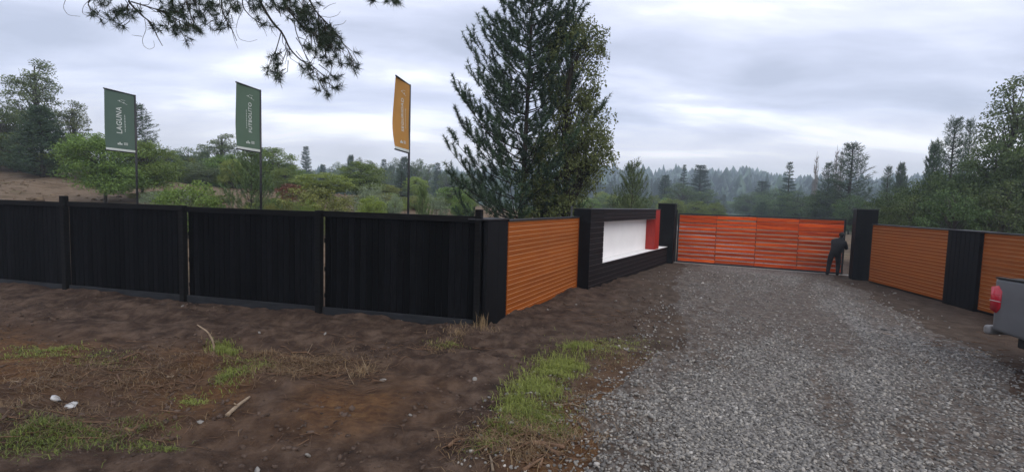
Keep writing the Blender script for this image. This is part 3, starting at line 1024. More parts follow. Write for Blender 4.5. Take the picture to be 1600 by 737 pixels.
def kind_broad(name, H, ells, leaf, seed, ncl=120, lpc=70, cr=.45, ls=.16, trunk=.03, droop=0., flat=.65, bark=BARK, asp=.55, bare=.2, fork=.35, stems=1):
    r = np.random.default_rng(seed)
    ells = np.array(ells, float)
    vol = ells[:, 3] * ells[:, 4] * ells[:, 5]
    pick = r.choice(len(ells), ncl, p=vol / vol.sum())
    d = unit(r.normal(size=(ncl, 3)))
    rad = r.uniform(.35, 1., ncl) ** .55
    C_ = ells[pick, :3] + d * rad[:, None] * ells[pick, 3:]
    C_[:, 2] = np.maximum(C_[:, 2], .05 * H)
    mb = MB()
    ztop = ells[:, 2].max()
    tr = H * trunk
    for s_ in range(stems):
        ofs = r.normal(0, .06 * H, 2) * (stems > 1)
        zz = np.linspace(0, ztop, 8)
        path = np.stack([ofs[0] * zz / ztop + .012 * H * np.sin(zz / H * 6 + seed + s_), ofs[1] * zz / ztop + .012 * H * np.cos(zz / H * 5 + s_) - .012 * H, zz], -1)
        mb.tube(path, np.linspace(tr, tr * .3, 8), 7)
        for c in C_[s_::stems]:
            z0 = max(bare * H, c[2] - np.hypot(c[0], c[1]) * r.uniform(.6, 1.1) - .1 * H)
            z0 = min(z0, c[2] * .95)
            b0 = np.array([np.interp(z0, zz, path[:, 0]), np.interp(z0, zz, path[:, 1]), z0])
            mid = (b0 + c) / 2 + np.array([0, 0, .06 * H]) * r.random() + r.normal(0, .02 * H, 3)
            mb.tube([b0, mid, c], [tr * fork * .8, tr * fork * .45, .006], 4, cap=False)
    n = ncl * lpc
    cid = np.repeat(np.arange(ncl), lpc)
    rc = cr * r.uniform(.6, 1.35, ncl)
    p = np.clip(r.normal(size=(n, 3)), -1.35, 1.35) * rc[cid][:, None] * np.array([.62, .62, .62 * flat])
    p[:, 2] -= droop * np.hypot(p[:, 0], p[:, 1]) * .6
    p += C_[cid]
    p[:, 2] = np.maximum(p[:, 2], .02)
    ct = np.clip(r.normal(.45, .2, ncl), 0, 1)
    V, F, T = leaves(r, p, ls, ct[cid] * .6 + r.random(n) * .4, asp, .35, droop)
    Wd = max(np.ptp(C_[:, 0]), np.ptp(C_[:, 1])) + cr
    KINDS[name] = (mb.mesh('trunk', bark, True), np_mesh('crown', V, [F], False, {'tone': T}, [LEAF[leaf]]), max(H, C_[:, 2].max() + cr * .4), Wd)
    return len(F)


def kind_poplar(name, H, seed):
    r = np.random.default_rng(seed)
    mb = MB()
    mb.tube([(0, 0, 0), (.05, 0, H * .5), (0, 0, H)], [.2, .12, .02], 6)
    for i in range(150):
        z = r.uniform(.18, .9) * H
        a = r.uniform(0, 2 * PI)
        l = r.uniform(.10, .22) * H * (1.15 - z / H)
        d = np.array([np.cos(a) * .28, np.sin(a) * .28, 1])
        p = np.array([0, 0, z])
        m1 = p + d * l * .5 + np.array([np.cos(a), np.sin(a), 0]) * .25
        mb.tube([p, m1, m1 + np.array([0, 0, l * .6])], [.05, .035, .01], 3, cap=False)
    KINDS[name] = (mb.mesh('trunk', simple('pale_twigs', (.13, .105, .085), (.22, .18, .15), 4, .9, 0), True), None, H, H * .2)


kind_pine('pine_mid', 11, 2.6, 'pine', 11, .06, .5, 6, .18, .30, 11, .26, .040, lambda t: (1 - t) ** .7 * (.75 + .25 * min(1, t * 5)), .8, shoot=.42)
kind_pine('pine_dense', 9, 2.9, 'pine', 12, .04, .40, 7, .10, .28, 13, .28, .055, lambda t: (1 - t) ** .8, .85, shoot=.45)
kind_pine('fir_tier', 12, 2.3, 'fir', 13, .12, .80, 6, -.06, .16, 15, .24, .055, lambda t: (1 - t) ** .95 + .02, .9, tw=.34, shoot=.36)
kind_pine('fir_column', 13, 1.9, 'fir', 14, .08, .60, 6, .05, .18, 13, .26, .06, lambda t: (1 - t) ** .5 * .95 + .05, .8, tw=.4)
kind_pine('young_pine', 4.2, 1.5, 'young', 15, .05, .42, 6, .55, .45, 34, .15, .017, lambda t: (1 - t) ** .8, 1.1, trunk=.014, shoot=.34, tw=.3)
kind_broad('broad_round', 6, [(0, 0, 3.5, 1.9, 1.9, 2.2), (.8, .3, 2.2, 1.6, 1.6, 1.6), (-.8, -.3, 1.7, 1.5, 1.5, 1.3)], 'broad', 21, 190, 100, .48, .15, .02, .2)
kind_broad('broad_tall', 10, [(0, 0, 5.8, 1.7, 1.7, 3.2), (-.7, .4, 3.4, 1.7, 1.6, 1.9), (.4, -.3, 8.4, .9, .9, 1.3)], 'airy', 22, 140, 95, .55, .15, .015, .3, .6, bare=.2)
kind_broad('acacia', 5.2, [(0, 0, 3.2, 1.7, 1.7, 1.9), (-.9, .2, 2.0, 1.4, 1.4, 1.2), (.9, -.3, 2.4, 1.3, 1.3, 1.2), (.2, .6, 4.2, .9, .9, 1.0)], 'broad', 23, 170, 105, .5, .14, .017, .5, .6, asp=.4, bare=.2)
kind_broad('dark_mass', 8, [(0, 0, 4.5, 2.9, 2.9, 3.1), (1.3, .3, 3.0, 2.2, 2.2, 2.2), (-1.2, 0, 2.6, 2.2, 2.2, 2.0)], 'dark', 24, 210, 75, .62, .19, .02, .3, bare=.12)
kind_broad('lime_tree', 6, [(0, 0, 3.6, 1.8, 1.8, 2.1), (.5, 0, 2.2, 1.7, 1.7, 1.3)], 'lime', 25, 150, 100, .46, .14, .017, .2, bare=.12)
kind_broad('shrub_green', 2.0, [(0, 0, 1.05, 1.2, 1.2, .72)], 'broad', 26, 90, 80, .27, .085, .018, .3, bare=.05, stems=3)
kind_broad('shrub_olive', 2.6, [(0, 0, 1.35, 1.55, 1.5, 1.0), (.6, 0, 1.0, 1.0, 1.0, .8)], 'olive', 27, 120, 80, .3, .09, .016, .2, bare=.05, stems=3)
kind_broad('shrub_silver', 1.8, [(0, 0, .95, .95, .9, .75)], 'silver', 28, 65, 70, .22, .10, .016, -.4, 1.2, asp=.22, bare=.04, stems=4)
kind_broad('shrub_rust', 1.6, [(0, 0, .95, .62, .6, .5)], 'rust', 29, 40, 70, .22, .08, .016, .2, bare=.05, stems=2)
kind_poplar('poplar', 16, 31)


def plant(kind, name, px, Y, ytop, wpx, label, cat='tree', group=None, sink=.06):
    me_t, me_c, H, Wd = KINDS[kind]
    P = at_depth(px, ytop, Y)
    zb = float(terr(P[0], P[1])) - sink
    s = (P[2] - zb) / H
    sw = (wpx / FPX * Y / Wd) if wpx else s
    root = thing(name, label, cat, (P[0], P[1], zb), random.uniform(0, 2 * PI), group)
    root.scale = (sw, sw, s)
    link('trunk', me_t, root)
    if me_c:
        link('crown', me_c, root)
    return root


# ------------------------------------------------------------------ hero pair behind the wall
kind_pine('hero_pine', 12.0, 3.05, 'pine_hero', 51, .03, .50, 6, .18, .42, 84, .16, .026,
          lambda t: (1 - t) ** .62 * (.80 + .20 * math.sin(min(1, t * 3.2) * PI / 2)), .78, trunk=.011, shoot=.52, tw=.30)
P = at_depth(818, 335, 18.5)
hp = thing('pine_tree', 'tall dark pine reaching past the top of the picture behind the orange wall', 'tree', (P[0], P[1], float(terr(P[0], P[1])) - .1), 2.1)
link('trunk', KINDS['hero_pine'][0], hp)
link('crown', KINDS['hero_pine'][1], hp)
kind_broad('hero_broad', 10.2, [(.1, 0, 7.6, 1.05, 1.1, 1.7), (.45, 0, 5.4, 1.25, 1.2, 1.3), (-.3, .1, 3.6, 1.5, 1.5, 1.5), (.5, -.2, 4.4, 1.1, 1.1, 1.1), (-.4, 0, 1.7, 1.4, 1.4, 1.3), (.75, 0, 8.2, .6, .6, .8), (-.3, .2, 9.2, .6, .6, .6)],
           'hero', 52, 290, 110, .32, .10, .011, .7, .95, BARKD, .5, .06, .22)
P = at_depth(884, 335, 18.2)
hb = thing('leafy_tree', 'airy broadleaf tree with drooping small leaves beside the tall dark pine', 'tree', (P[0], P[1], float(terr(P[0], P[1])) - .1), 0.)
link('trunk', KINDS['hero_broad'][0], hb)
link('crown', KINDS['hero_broad'][1], hb)

# ------------------------------------------------------------------ trees and shrubs beyond the fence, left to right
T = [
    ('broad_tall', 'tall_tree', 46, 40, 84, 82, 'tallest wispy tree at the far left, above the bank', 'tree'),
    ('dark_mass', 'dark_tree', -6, 37, 150, 80, 'dark tree cut off by the left edge of the picture', 'tree'),
    ('pine_dense', 'pine_tree', 62, 34, 166, 100, 'dense dark pine below the tallest wispy tree at far left', 'tree'),
    ('broad_tall', 'thin_tree', 108, 42, 152, 62, 'thin crowned tree between the far left pine and the LAGUNA banner', 'tree'),
    ('acacia', 'spreading_tree', 160, 27, 205, 135, 'low spreading green tree left of the LAGUNA banner', 'tree'),
    ('pine_mid', 'pine_tree', 212, 36, 164, 92, 'dark pine rising directly behind the LAGUNA banner', 'tree'),
    ('acacia', 'spreading_tree', 222, 29, 214, 110, 'low spreading green tree right of the LAGUNA pole', 'tree'),
    ('dark_mass', 'dark_tree', 20, 36, 205, 100, 'dark low tree at the left edge on top of the bank', 'tree'),
    ('acacia', 'spreading_tree', 104, 35, 212, 90, 'low green tree on the bank below the thin crowned tree', 'tree'),
    ('shrub_green', 'round_shrub', 292, 19, 272, 100, 'round dark green shrub just behind the second fence post', 'shrub'),
    ('broad_tall', 'leafy_tree', 344, 52, 206, 82, 'tall leafy tree left of the FUTBOLITO banner', 'tree'),
    ('dark_mass', 'dark_tree', 292, 60, 228, 75, 'dark hazy tree above the round dark green shrub', 'tree'),
    ('broad_round', 'green_tree', 262, 40, 232, 50, 'small green tree between the LAGUNA pole and the hazy dark tree', 'tree'),
    ('broad_round', 'green_tree', 352, 44, 238, 70, 'green tree under the tall leafy tree left of FUTBOLITO', 'tree'),
    ('young_pine', 'young_pine', 392, 20, 236, 92, 'young pine in front of the FUTBOLITO pole', 'tree'),
    ('broad_round', 'green_tree', 424, 44, 226, 92, 'green rounded tree behind and right of the FUTBOLITO pole', 'tree'),
    ('shrub_rust', 'red_shrub', 452, 30, 284, 42, 'small rust red shrub right of the FUTBOLITO pole', 'shrub'),
    ('lime_tree', 'yellow_green_tree', 510, 34, 268, 95, 'yellow green tree behind the large olive shrub', 'tree'),
    ('shrub_olive', 'olive_shrub', 492, 21, 282, 108, 'large olive shrub above the third fence post', 'shrub'),
    ('fir_column', 'far_conifer', 478, 115, 229, 20, 'single dark column shaped conifer standing out above the far wood', 'tree'),
    ('broad_round', 'green_tree', 566, 44, 250, 92, 'green tree between the olive shrub and the orange banner', 'tree'),
    ('shrub_silver', 'silver_shrub', 578, 23, 292, 66, 'silver green feathery shrub between olive shrub and orange banner pole', 'shrub'),
    ('lime_tree', 'yellow_green_tree', 604, 48, 287, 46, 'small yellow green tree left of the orange banner pole', 'tree'),
    ('fir_tier', 'small_conifer', 627, 50, 268, 34, 'small conifer right behind the orange banner pole', 'tree'),
    ('lime_tree', 'yellow_green_tree', 648, 56, 274, 44, 'bright green tree right of the orange banner pole', 'tree'),
    ('shrub_olive', 'low_shrub', 650, 42, 304, 44, 'low greyish shrub at the foot of the bright green tree', 'shrub'),
    ('young_pine', 'young_pine', 661, 13.2, 303, 44, 'small young pine peeping over the fence right of the orange banner pole', 'tree'),
    ('shrub_green', 'low_shrub', 682, 44, 306, 42, 'low round green shrub behind the small young pine', 'shrub'),
    ('broad_round', 'green_tree', 706, 46, 290, 62, 'green tree left of the tall dark pine', 'tree'),
    ('acacia', 'small_tree', 722, 32, 300, 48, 'small thin stemmed tree below the left branches of the tall pine', 'tree'),
    ('young_pine', 'young_pine', 990, 24, 263, 74, 'young pine standing above the white sign wall', 'tree'),
    ('fir_column', 'far_conifer', 1040, 105, 274, 26, 'hazy dark conifer above the left gate pillar', 'tree'),
    ('fir_tier', 'far_conifer', 1070, 120, 258, 24, 'slender spire shaped hazy conifer right of the left gate pillar', 'tree'),
    ('fir_column', 'far_conifer', 1096, 118, 258, 40, 'tall ragged hazy conifer, highest above the red gate', 'tree'),
    ('dark_mass', 'hazy_tree', 1066, 100, 284, 70, 'broad hazy tree below the spire shaped conifer', 'tree'),
    ('dark_mass', 'hazy_tree', 1104, 100, 294, 50, 'broad hazy tree below the tall ragged conifer', 'tree'),
    ('broad_round', 'green_tree', 1052, 62, 308, 48, 'grey green tree just right of the left gate pillar', 'tree'),
    ('broad_round', 'green_tree', 1088, 64, 312, 50, 'grey green tree above the left half of the red gate', 'tree'),
    ('broad_round', 'green_tree', 1118, 68, 314, 40, 'small grey green tree above the second bay of the red gate', 'tree'),
    ('fir_column', 'far_conifer', 1132, 190, 304, 11, 'tiny lone conifer in the gap showing the blue hill', 'tree'),
    ('dark_mass', 'hazy_tree', 1172, 120, 298, 60, 'hazy tree at the left of the dark right hand wood', 'tree'),
    ('fir_column', 'far_conifer', 1192, 125, 283, 34, 'hazy rounded conifer right of the blue hill gap', 'tree'),
    ('dark_mass', 'hazy_tree', 1210, 105, 292, 66, 'hazy tree left of the tiered fir', 'tree'),
    ('fir_tier', 'tiered_fir', 1235, 82, 254, 36, 'tiered fir standing clear against the sky above the gate', 'tree'),
    ('dark_mass', 'hazy_tree', 1246, 80, 296, 70, 'dark tree below the tiered fir', 'tree'),
    ('poplar', 'bare_poplar', 1277, 120, 236, 0, 'bare poplar left of the big dark pine, lower of the three', 'tree'),
    ('poplar', 'bare_poplar', 1309, 125, 226, 0, 'bare poplar close to the big dark pine, left of its twin', 'tree'),
    ('poplar', 'bare_poplar', 1317, 128, 229, 0, 'bare poplar touching the top of the big dark pine', 'tree'),
    ('pine_mid', 'dark_pine', 1332, 58, 226, 92, 'big dark pine behind the right gate pillar', 'tree'),
    ('pine_mid', 'dark_pine', 1296, 62, 256, 46, 'smaller dark pine left of the big dark pine', 'tree'),
    ('dark_mass', 'hazy_tree', 1290, 62, 290, 70, 'dark tree below the bare poplars', 'tree'),
    ('dark_mass', 'hazy_tree', 1330, 50, 302, 62, 'dark tree right behind the top of the right gate pillar', 'tree'),
    ('pine_mid', 'dark_pine', 1389, 46, 262, 36, 'small pine right of the big dark pine, left of a pair', 'tree'),
    ('pine_dense', 'dark_pine', 1410, 52, 256, 36, 'small pine right of the big dark pine, right of a pair', 'tree'),
    ('pine_mid', 'dark_pine', 1494, 40, 188, 78, 'tallest dark pine on the right, pointed top', 'tree'),
    ('pine_mid', 'dark_pine', 1517, 43, 190, 46, 'narrow dark pine touching the right of the tallest right pine', 'tree'),
    ('pine_dense', 'dark_pine', 1462, 38, 224, 50, 'lower dark pine at the left of the tallest right pine', 'tree'),
    ('broad_tall', 'tall_tree', 1594, 27, 112, 118, 'tall airy tree at the right edge of the picture', 'tree'),
    ('dark_mass', 'bushy_tree', 1398, 30, 288, 95, 'bushy dark tree right of the right gate pillar', 'tree'),
    ('dark_mass', 'bushy_tree', 1452, 27, 266, 105, 'bushy dark tree above the first right orange wall', 'tree'),
    ('dark_mass', 'bushy_tree', 1510, 26, 240, 110, 'bushy dark tree above the second black pillar', 'tree'),
    ('dark_mass', 'bushy_tree', 1566, 25, 214, 120, 'bushy dark tree above the pickup at the right', 'tree'),
    ('dark_mass', 'bushy_tree', 1636, 24, 170, 150, 'bushy dark tree cut off by the right edge', 'tree'),
    ('dark_mass', 'low_tree', 1425, 21, 302, 100, 'low leafy tree close behind the first right orange wall', 'tree'),
    ('dark_mass', 'low_tree', 1492, 19.5, 290, 110, 'low leafy tree close behind the second black pillar', 'tree'),
    ('dark_mass', 'low_tree', 1575, 19, 276, 120, 'low leafy tree close behind the last right orange wall', 'tree'),
]
for k_, nm, px, Y, yt, w, lb, ct in T:
    plant(k_, nm, px, Y, yt, w, lb, ct)

def where(px):
    return ('left of the LAGUNA banner' if px < 205 else 'between the LAGUNA and FUTBOLITO banners' if px < 405 else 'between the FUTBOLITO and orange banners' if px < 635 else 'right of the orange banner')


# wood beyond the bank: trees that nothing in the photograph tells apart
r = random.Random(5)
tops_l = [(455, 262), (480, 262), (505, 258), (530, 250), (548, 244), (562, 243), (580, 250), (600, 252), (616, 247), (632, 250), (652, 248), (668, 256), (684, 254), (698, 262), (712, 266), (726, 270), (740, 272), (540, 262), (590, 264), (640, 262), (690, 272), (430, 254), (410, 250), (380, 240), (320, 240)]
for i, (px, yt) in enumerate(tops_l):
    kk = ['dark_mass', 'broad_tall', 'fir_column', 'dark_mass', 'pine_dense'][i % 5]
    plant(kk, 'wood_tree', px, r.uniform(92, 150), yt + r.uniform(-4, 3), r.uniform(26, 44) if kk != 'fir_column' else 18, 'hazy grey green %s in the far wood %s' % ('conifer' if kk in ('fir_column', 'pine_dense') else 'tree', where(px)), 'tree', 'hazy wood behind the banners')
for i in range(26):
    px = 905 + i * 6.2 + r.uniform(-3, 3)
    plant('fir_column' if i % 3 else 'fir_tier', 'wood_tree', px, r.uniform(200, 280), 282 + r.uniform(-9, 9), r.uniform(12, 18), '%s blue hazy conifer in the far wood %s' % ('dense' if i % 3 else 'tiered', 'left of the young pine above the sign' if px < 990 else 'right of the young pine above the sign'), 'tree', 'far conifers behind the sign')
for i in range(22):
    px = 900 + i * 8 + r.uniform(-4, 4)
    kk = ['broad_round', 'dark_mass', 'lime_tree'][i % 3]
    plant(kk, 'wood_tree', px, r.uniform(60, 120), 305 + r.uniform(-8, 8), r.uniform(26, 44), '%s bushy tree in the belt %s' % (('grey green', 'dark green', 'yellow green')[i % 3], 'left of the young pine' if px < 990 else 'right of the young pine'), 'tree', 'bushy trees behind the sign')
for i in range(24):
    px = 1130 + i * 8.5 + r.uniform(-4, 4)
    plant(['dark_mass', 'broad_round', 'dark_mass', 'pine_dense'][i % 4], 'wood_tree', px, r.uniform(70, 150) if px > 1190 else r.uniform(160, 240), (312 if px > 1190 else 318) + r.uniform(-10, 8), r.uniform(28, 46), 'hazy %s in the wood beyond the red gate, %s' % (('dark tree', 'green tree', 'dark tree', 'dense pine')[i % 4], 'left of the tiered fir' if px < 1235 else 'right of the tiered fir'), 'tree', 'dark wood beyond the gate')

rs_ = random.Random(44)
for i in range(26):
    px = 236 + i * 9.6 + rs_.uniform(-5, 5)
    kk = ['broad_round', 'lime_tree', 'dark_mass', 'broad_tall', 'acacia', 'young_pine'][i % 6]
    plant(kk, 'belt_tree', px, rs_.uniform(40, 62), 250 + (px - 236) * .05 + rs_.uniform(-14, 14), rs_.uniform(34, 58), {'young_pine': 'young pine', 'lime_tree': 'yellow green tree', 'dark_mass': 'dark leafy tree'}.get(kk, 'fresh green leafy tree') + ' in the belt above the bank, ' + where(px), 'tree', 'green belt behind the banners')
rs_ = random.Random(12)
for i in range(44):
    px = rs_.uniform(225, 735)
    Yd = rs_.uniform(19, 44)
    kk = ['shrub_green', 'shrub_olive', 'shrub_green', 'shrub_silver', 'lime_tree'][i % 5]
    plant(kk, 'bank_shrub', px, Yd, 298 + (px - 225) * .02 + rs_.uniform(-6, 16), rs_.uniform(26, 56), 'low %s shrub on the bank behind the fence, %s' % ({'shrub_olive': 'olive', 'shrub_silver': 'silver green', 'lime_tree': 'yellow green'}.get(kk, 'green'), where(px)), 'shrub', 'shrubs on the bank')

# far wooded ridges: one mass
rg = np.random.default_rng(9)
n = 6500
Rf = np.sqrt(rg.uniform(260 ** 2, 900 ** 2, n))
Af = rg.uniform(-.88, .9, n)
X, Y = Rf * np.sin(Af), Rf * np.cos(Af)
Z = terr(X, Y)
hh = rg.uniform(5, 15, n) * np.where(rg.random(n) < .12, 1.35, 1.)
ww_ = hh * rg.uniform(.15, .42, n)
m = 7
a = np.linspace(0, 2 * PI, m, endpoint=False)
Vf, Ff = [], []
lev = [(0.05, 1.0), (.35, .85), (.34, 1.0), (.65, .42), (.62, .6), (1.0, .03)]
rings = []
for zl, wl in lev:
    rad = ww_[:, None] * wl * rg.uniform(.55, 1.3, (n, m))
    rings.append(np.stack([X[:, None] + np.cos(a) * rad, Y[:, None] + np.sin(a) * rad, Z[:, None] + hh[:, None] * zl * rg.uniform(.95, 1.04, (n, m))], -1))
Vf = np.stack(rings, 1).reshape(-1, 3)
b0 = (np.arange(n) * len(lev) * m)[:, None, None]
jj_ = np.arange(m)
fq = np.concatenate([np.stack([l * m + jj_, l * m + (jj_ + 1) % m, (l + 1) * m + (jj_ + 1) % m, (l + 1) * m + jj_], -1) for l in range(len(lev) - 1)])
Ff = (b0 + fq[None]).reshape(-1, 4)
fo = link('far_forest', np_mesh('far_forest', Vf, [Ff], False, {'tone': np.repeat(rg.random(n), len(lev) * m)}, [LEAF['fir']]))
tag(fo, 'blue hazy forest covering the far ridges along the horizon', 'forest', kind='stuff')

# ------------------------------------------------------------------ haze
hm = bpy.data.materials.new('haze')
hm.use_nodes = True
ht = hm.node_tree
for q in list(ht.nodes):
    ht.nodes.remove(q)
pv = ht.nodes.new('ShaderNodeVolumePrincipled')
pv.inputs['Color'].default_value = (.74, .87, 1.0, 1)
pv.inputs['Density'].default_value = .00095
pv.inputs['Anisotropy'].default_value = .1
oo = ht.nodes.new('ShaderNodeOutputMaterial')
ht.links.new(pv.outputs[0], oo.inputs['Volume'])
try:
    hm.cycles.homogeneous_volume = True
except Exception:
    pass
hzb = link('haze', MB().box(-1500, 1500, -1500, 1500, -3, 76).mesh('haze', hm))
hzb['kind'] = 'stuff'
tag(hzb, 'thin pale blue morning haze over the whole valley', 'haze')

# ------------------------------------------------------------------ pine whose limb hangs into the top of the picture
op = thing('pine_tree', 'pine limb with drooping needle tufts hanging into the top left of the picture', 'tree', (-11.2, 5.2, float(terr(-11.2, 5.2))))
ORG = np.array([-11.2, 5.2, float(terr(-11.2, 5.2))])
DB = 7.0
ro = np.random.default_rng(91)


def bp(x, y, d=0.):
    return at_depth(x, y, DB + d) - ORG


tk_ = MB()
zs = np.linspace(-.2, 15, 10)
tk_.tube(np.stack([.15 * np.sin(zs * .4), .1 * np.cos(zs * .5), zs], -1), np.linspace(.26, .05, 10), 9)
link('trunk', tk_.mesh('trunk', BARK, True), op)
lm = MB()
limb_main = [np.array([.05, .05, 7.4]), np.array([1.6, .6, 7.3]), bp(60, -130), bp(190, -80), bp(300, -55), bp(390, -45), bp(470, -60), bp(560, -50), bp(640, -60)]
limb_main = np.array(limb_main)
lm.tube(limb_main, [.085, .075, .06, .05, .042, .034, .028, .02, .012], 7)
SH_P, SH_D, SH_L = [], [], []


def shoot_at(p, d, l=.10):
    SH_P.append(p)
    SH_D.append(d)
    SH_L.append(l)


def branch(pix, r0=.016, r1=.004, dd=None, tufts=0, jit=.0):
    dd = dd if dd is not None else ro.normal(0, .12)
    pts = np.array([bp(x, y, dd + ro.normal(0, .05)) for x, y in pix])
    # smooth
    t = np.linspace(0, len(pts) - 1, len(pts) * 4)
    k = np.arange(len(pts))
    P_ = np.stack([np.interp(t, k, pts[:, c]) for c in range(3)], -1)
    P_[1:-1] = (P_[:-2] + P_[1:-1] * 2 + P_[2:]) / 4
    P_[1:-1] = (P_[:-2] + P_[1:-1] * 2 + P_[2:]) / 4
    lm.tube(P_, np.linspace(r0, r1, len(P_)), 5, cap=False)
    return P_


def twig_to(c, P_, tuft=True, n=1):
    i = np.argmin(np.linalg.norm(P_ - c - np.array([0, 0, .12]), axis=1))
    b = P_[max(0, i - 2)]
    if np.linalg.norm(b - c) > .30:
        b = c + unit(b - c) * ro.uniform(.12, .26) + np.array([0, 0, .05])
    mid = (b + c) / 2 + np.array([0, 0, -.03]) + ro.normal(0, .03, 3)
    lm.tube([b, mid, c], [.006, .004, .003], 4, cap=False)
    if tuft:
        d = unit(c - mid)
        shoot_at(c - d * .05, d + ro.normal(0, .25, 3))


B = {}
B['a'] = branch([(210, -75), (200, 0), (205, 8), (222, 25), (236, 35), (246, 58), (254, 72)], .018)
B['b'] = branch([(250, -65), (170, -20), (135, 4), (143, 17), (160, 27)], .012)
B['c'] = branch([(205, 3), (245, 15), (275, 30), (300, 40)], .01)
B['d'] = branch([(300, -55), (290, 0), (300, 30), (310, 45)], .012)
B['e'] = branch([(350, -50), (345, 10), (352, 30), (362, 45), (370, 64)], .012)
B['f'] = branch([(385, -45), (405, 0), (425, 35), (442, 52), (452, 76), (470, 95), (488, 103), (505, 118), (518, 125)], .02)
B['g'] = branch([(440, 48), (434, 70), (427, 90), (426, 112)], .008)
B['h'] = branch([(430, -50), (445, 10), (470, 40), (495, 55), (515, 75)], .016)
B['i'] = branch([(460, -55), (490, 15), (510, 35), (530, 60), (545, 80), (556, 100)], .012)
B['j'] = branch([(458, 18), (462, 50), (478, 88), (488, 103)], .008)
B['k'] = branch([(505, 118), (510, 135), (513, 148)], .006)
B['l'] = branch([(560, -50), (580, -15), (586, 2)], .01)
B['m'] = branch([(600, -55), (612, -15), (616, 4)], .01)
B['n'] = branch([(380, -45), (378, 10), (390, 25), (405, 36)], .01)
ALLP = np.concatenate(list(B.values()))


def cluster(cx, cy, sx_, sy_, n, dz=.35):
    for _ in range(n):
        x, y = cx + ro.normal(0, sx_), cy + ro.normal(0, sy_)
        twig_to(bp(x, y, ro.normal(0, dz)), ALLP)


for c in [(150, 20, 6, 3, 3), (164, 28, 6, 4, 4), (185, 22, 4, 8, 6), (186, 40, 3, 2, 2), (200, 22, 5, 7, 4), (212, 18, 4, 3, 2), (165, 3, 14, 3, 4),
          (245, 44, 6, 3, 5), (262, 10, 14, 8, 12), (275, 48, 6, 5, 5), (270, 22, 10, 8, 8), (298, 44, 9, 6, 12), (290, 12, 16, 9, 12), (292, 62, 2, 2, 2), (325, 8, 10, 6, 10), (345, 35, 8, 7, 10),
          (318, 22, 6, 6, 6), (360, 8, 8, 7, 8), (395, 8, 14, 7, 10), (412, 36, 5, 3, 4), (440, 8, 14, 6, 12), (462, 14, 14, 9, 18), (480, 32, 10, 8, 16), (500, 46, 9, 8, 14), (515, 55, 8, 9, 18), (512, 72, 9, 7, 16), (488, 52, 4, 6, 6),
          (525, 70, 5, 7, 7), (520, 95, 9, 3, 9), (480, 72, 5, 5, 5), (492, 86, 3, 2, 2), (430, 84, 3, 4, 4), (424, 106, 4, 5, 5), (436, 104, 4, 3, 3), (434, 120, 4, 4, 4), (448, 80, 2, 2, 1), (482, 106, 5, 3, 5), (490, 118, 3, 2, 2),
          (508, 125, 5, 4, 4), (503, 140, 3, 2, 2), (511, 151, 2, 2, 2), (525, 138, 3, 3, 3), (522, 122, 5, 3, 3), (550, 97, 3, 4, 4), (558, 106, 3, 3, 3), (557, 84, 2, 2, 1), (584, 1, 4, 2, 2), (612, 2, 7, 3, 5), (622, 3, 3, 2, 2)]:
    cluster(*c)
# bare hanging twigs
for pix in ([(140, 0), (130, 10), (128, 22), (145, 27), (160, 26)], [(106, -10), (98, 12), (106, 24), (125, 26)], [(226, 30), (229, 46), (222, 62), (224, 72), (233, 78), (242, 74), (240, 64)], [(222, 57), (212, 56), (206, 55)],
            [(380, 15), (372, 30), (368, 48), (374, 62), (390, 66), (402, 62)], [(405, 30), (412, 45), (417, 57)], [(500, 25), (515, 28), (528, 24), (532, 18)], [(520, 40), (536, 38), (541, 32)], [(450, 78), (448, 90), (446, 100)],
            [(362, 45), (366, 62), (372, 76)], [(420, 35), (426, 50), (432, 58)], [(505, 15), (515, 8), (525, 5)]):
    branch(pix, .0035, .002)
# rest of the limb above the frame and a loose crown on the trunk
for i in range(160):
    c = bp(ro.uniform(60, 640), ro.uniform(-110, -12), ro.normal(0, .6))
    twig_to(c, np.concatenate([ALLP, limb_main]))
for q in range(26):
    z = ro.uniform(7.5, 14.6)
    a_ = ro.uniform(0, 2 * PI)
    Lb = ro.uniform(1.0, 2.6) * (1.15 - (z - 7.5) / 9)
    e = np.array([math.cos(a_) * Lb, math.sin(a_) * Lb, z + .25 * Lb])
    lm.tube([(0, 0, z), e * np.array([.5, .5, 1]) - np.array([0, 0, .1]), e], [.04, .025, .008], 5, cap=False)
    for w_ in range(16):
        f = ro.uniform(.3, 1.05)
        p = np.array([e[0] * f, e[1] * f, z + .25 * Lb * f]) + ro.normal(0, .18, 3)
        shoot_at(p, np.array([math.cos(a_), math.sin(a_), .5]) + ro.normal(0, .4, 3), .16)
link('limb', lm.mesh('limb', BARKD, True), op)
Vn, Fn, Tn = needles(ro, np.array(SH_P), np.array(SH_D), np.array(SH_L), 60, .105, .0062, .85)
link('needles', np_mesh('needles', Vn, [Fn], False, {'tone': Tn}, [LEAF['over']]), op)['kind'] = 'stuff'

# ------------------------------------------------------------------ pickup truck, rear corner in view
PAINT = simple('grey_truck_paint', (.115, .118, .124), (.145, .148, .155), 3, .3, 0, spec=.5)
GLASS = simple('dark_glass', (.01, .012, .014), (.016, .018, .02), 2, .08, 0, spec=.6)
LAMP = simple('red_lamp_plastic', (.42, .008, .022), (.55, .015, .035), 3, .22, 0, spec=.6)
RUBBER = simple('tyre_rubber', (.012, .012, .012), (.022, .021, .02), 8, .85, .2)
CHROME = simple('worn_chrome', (.45, .45, .45), (.6, .6, .6), 6, .3, 0, metal=.9)
BUMP = simple('bumper_steel', (.16, .155, .15), (.24, .23, .22), 6, .4, 0)
RIM = simple('alloy', (.3, .3, .31), (.4, .4, .41), 6, .4, 0, metal=.8)
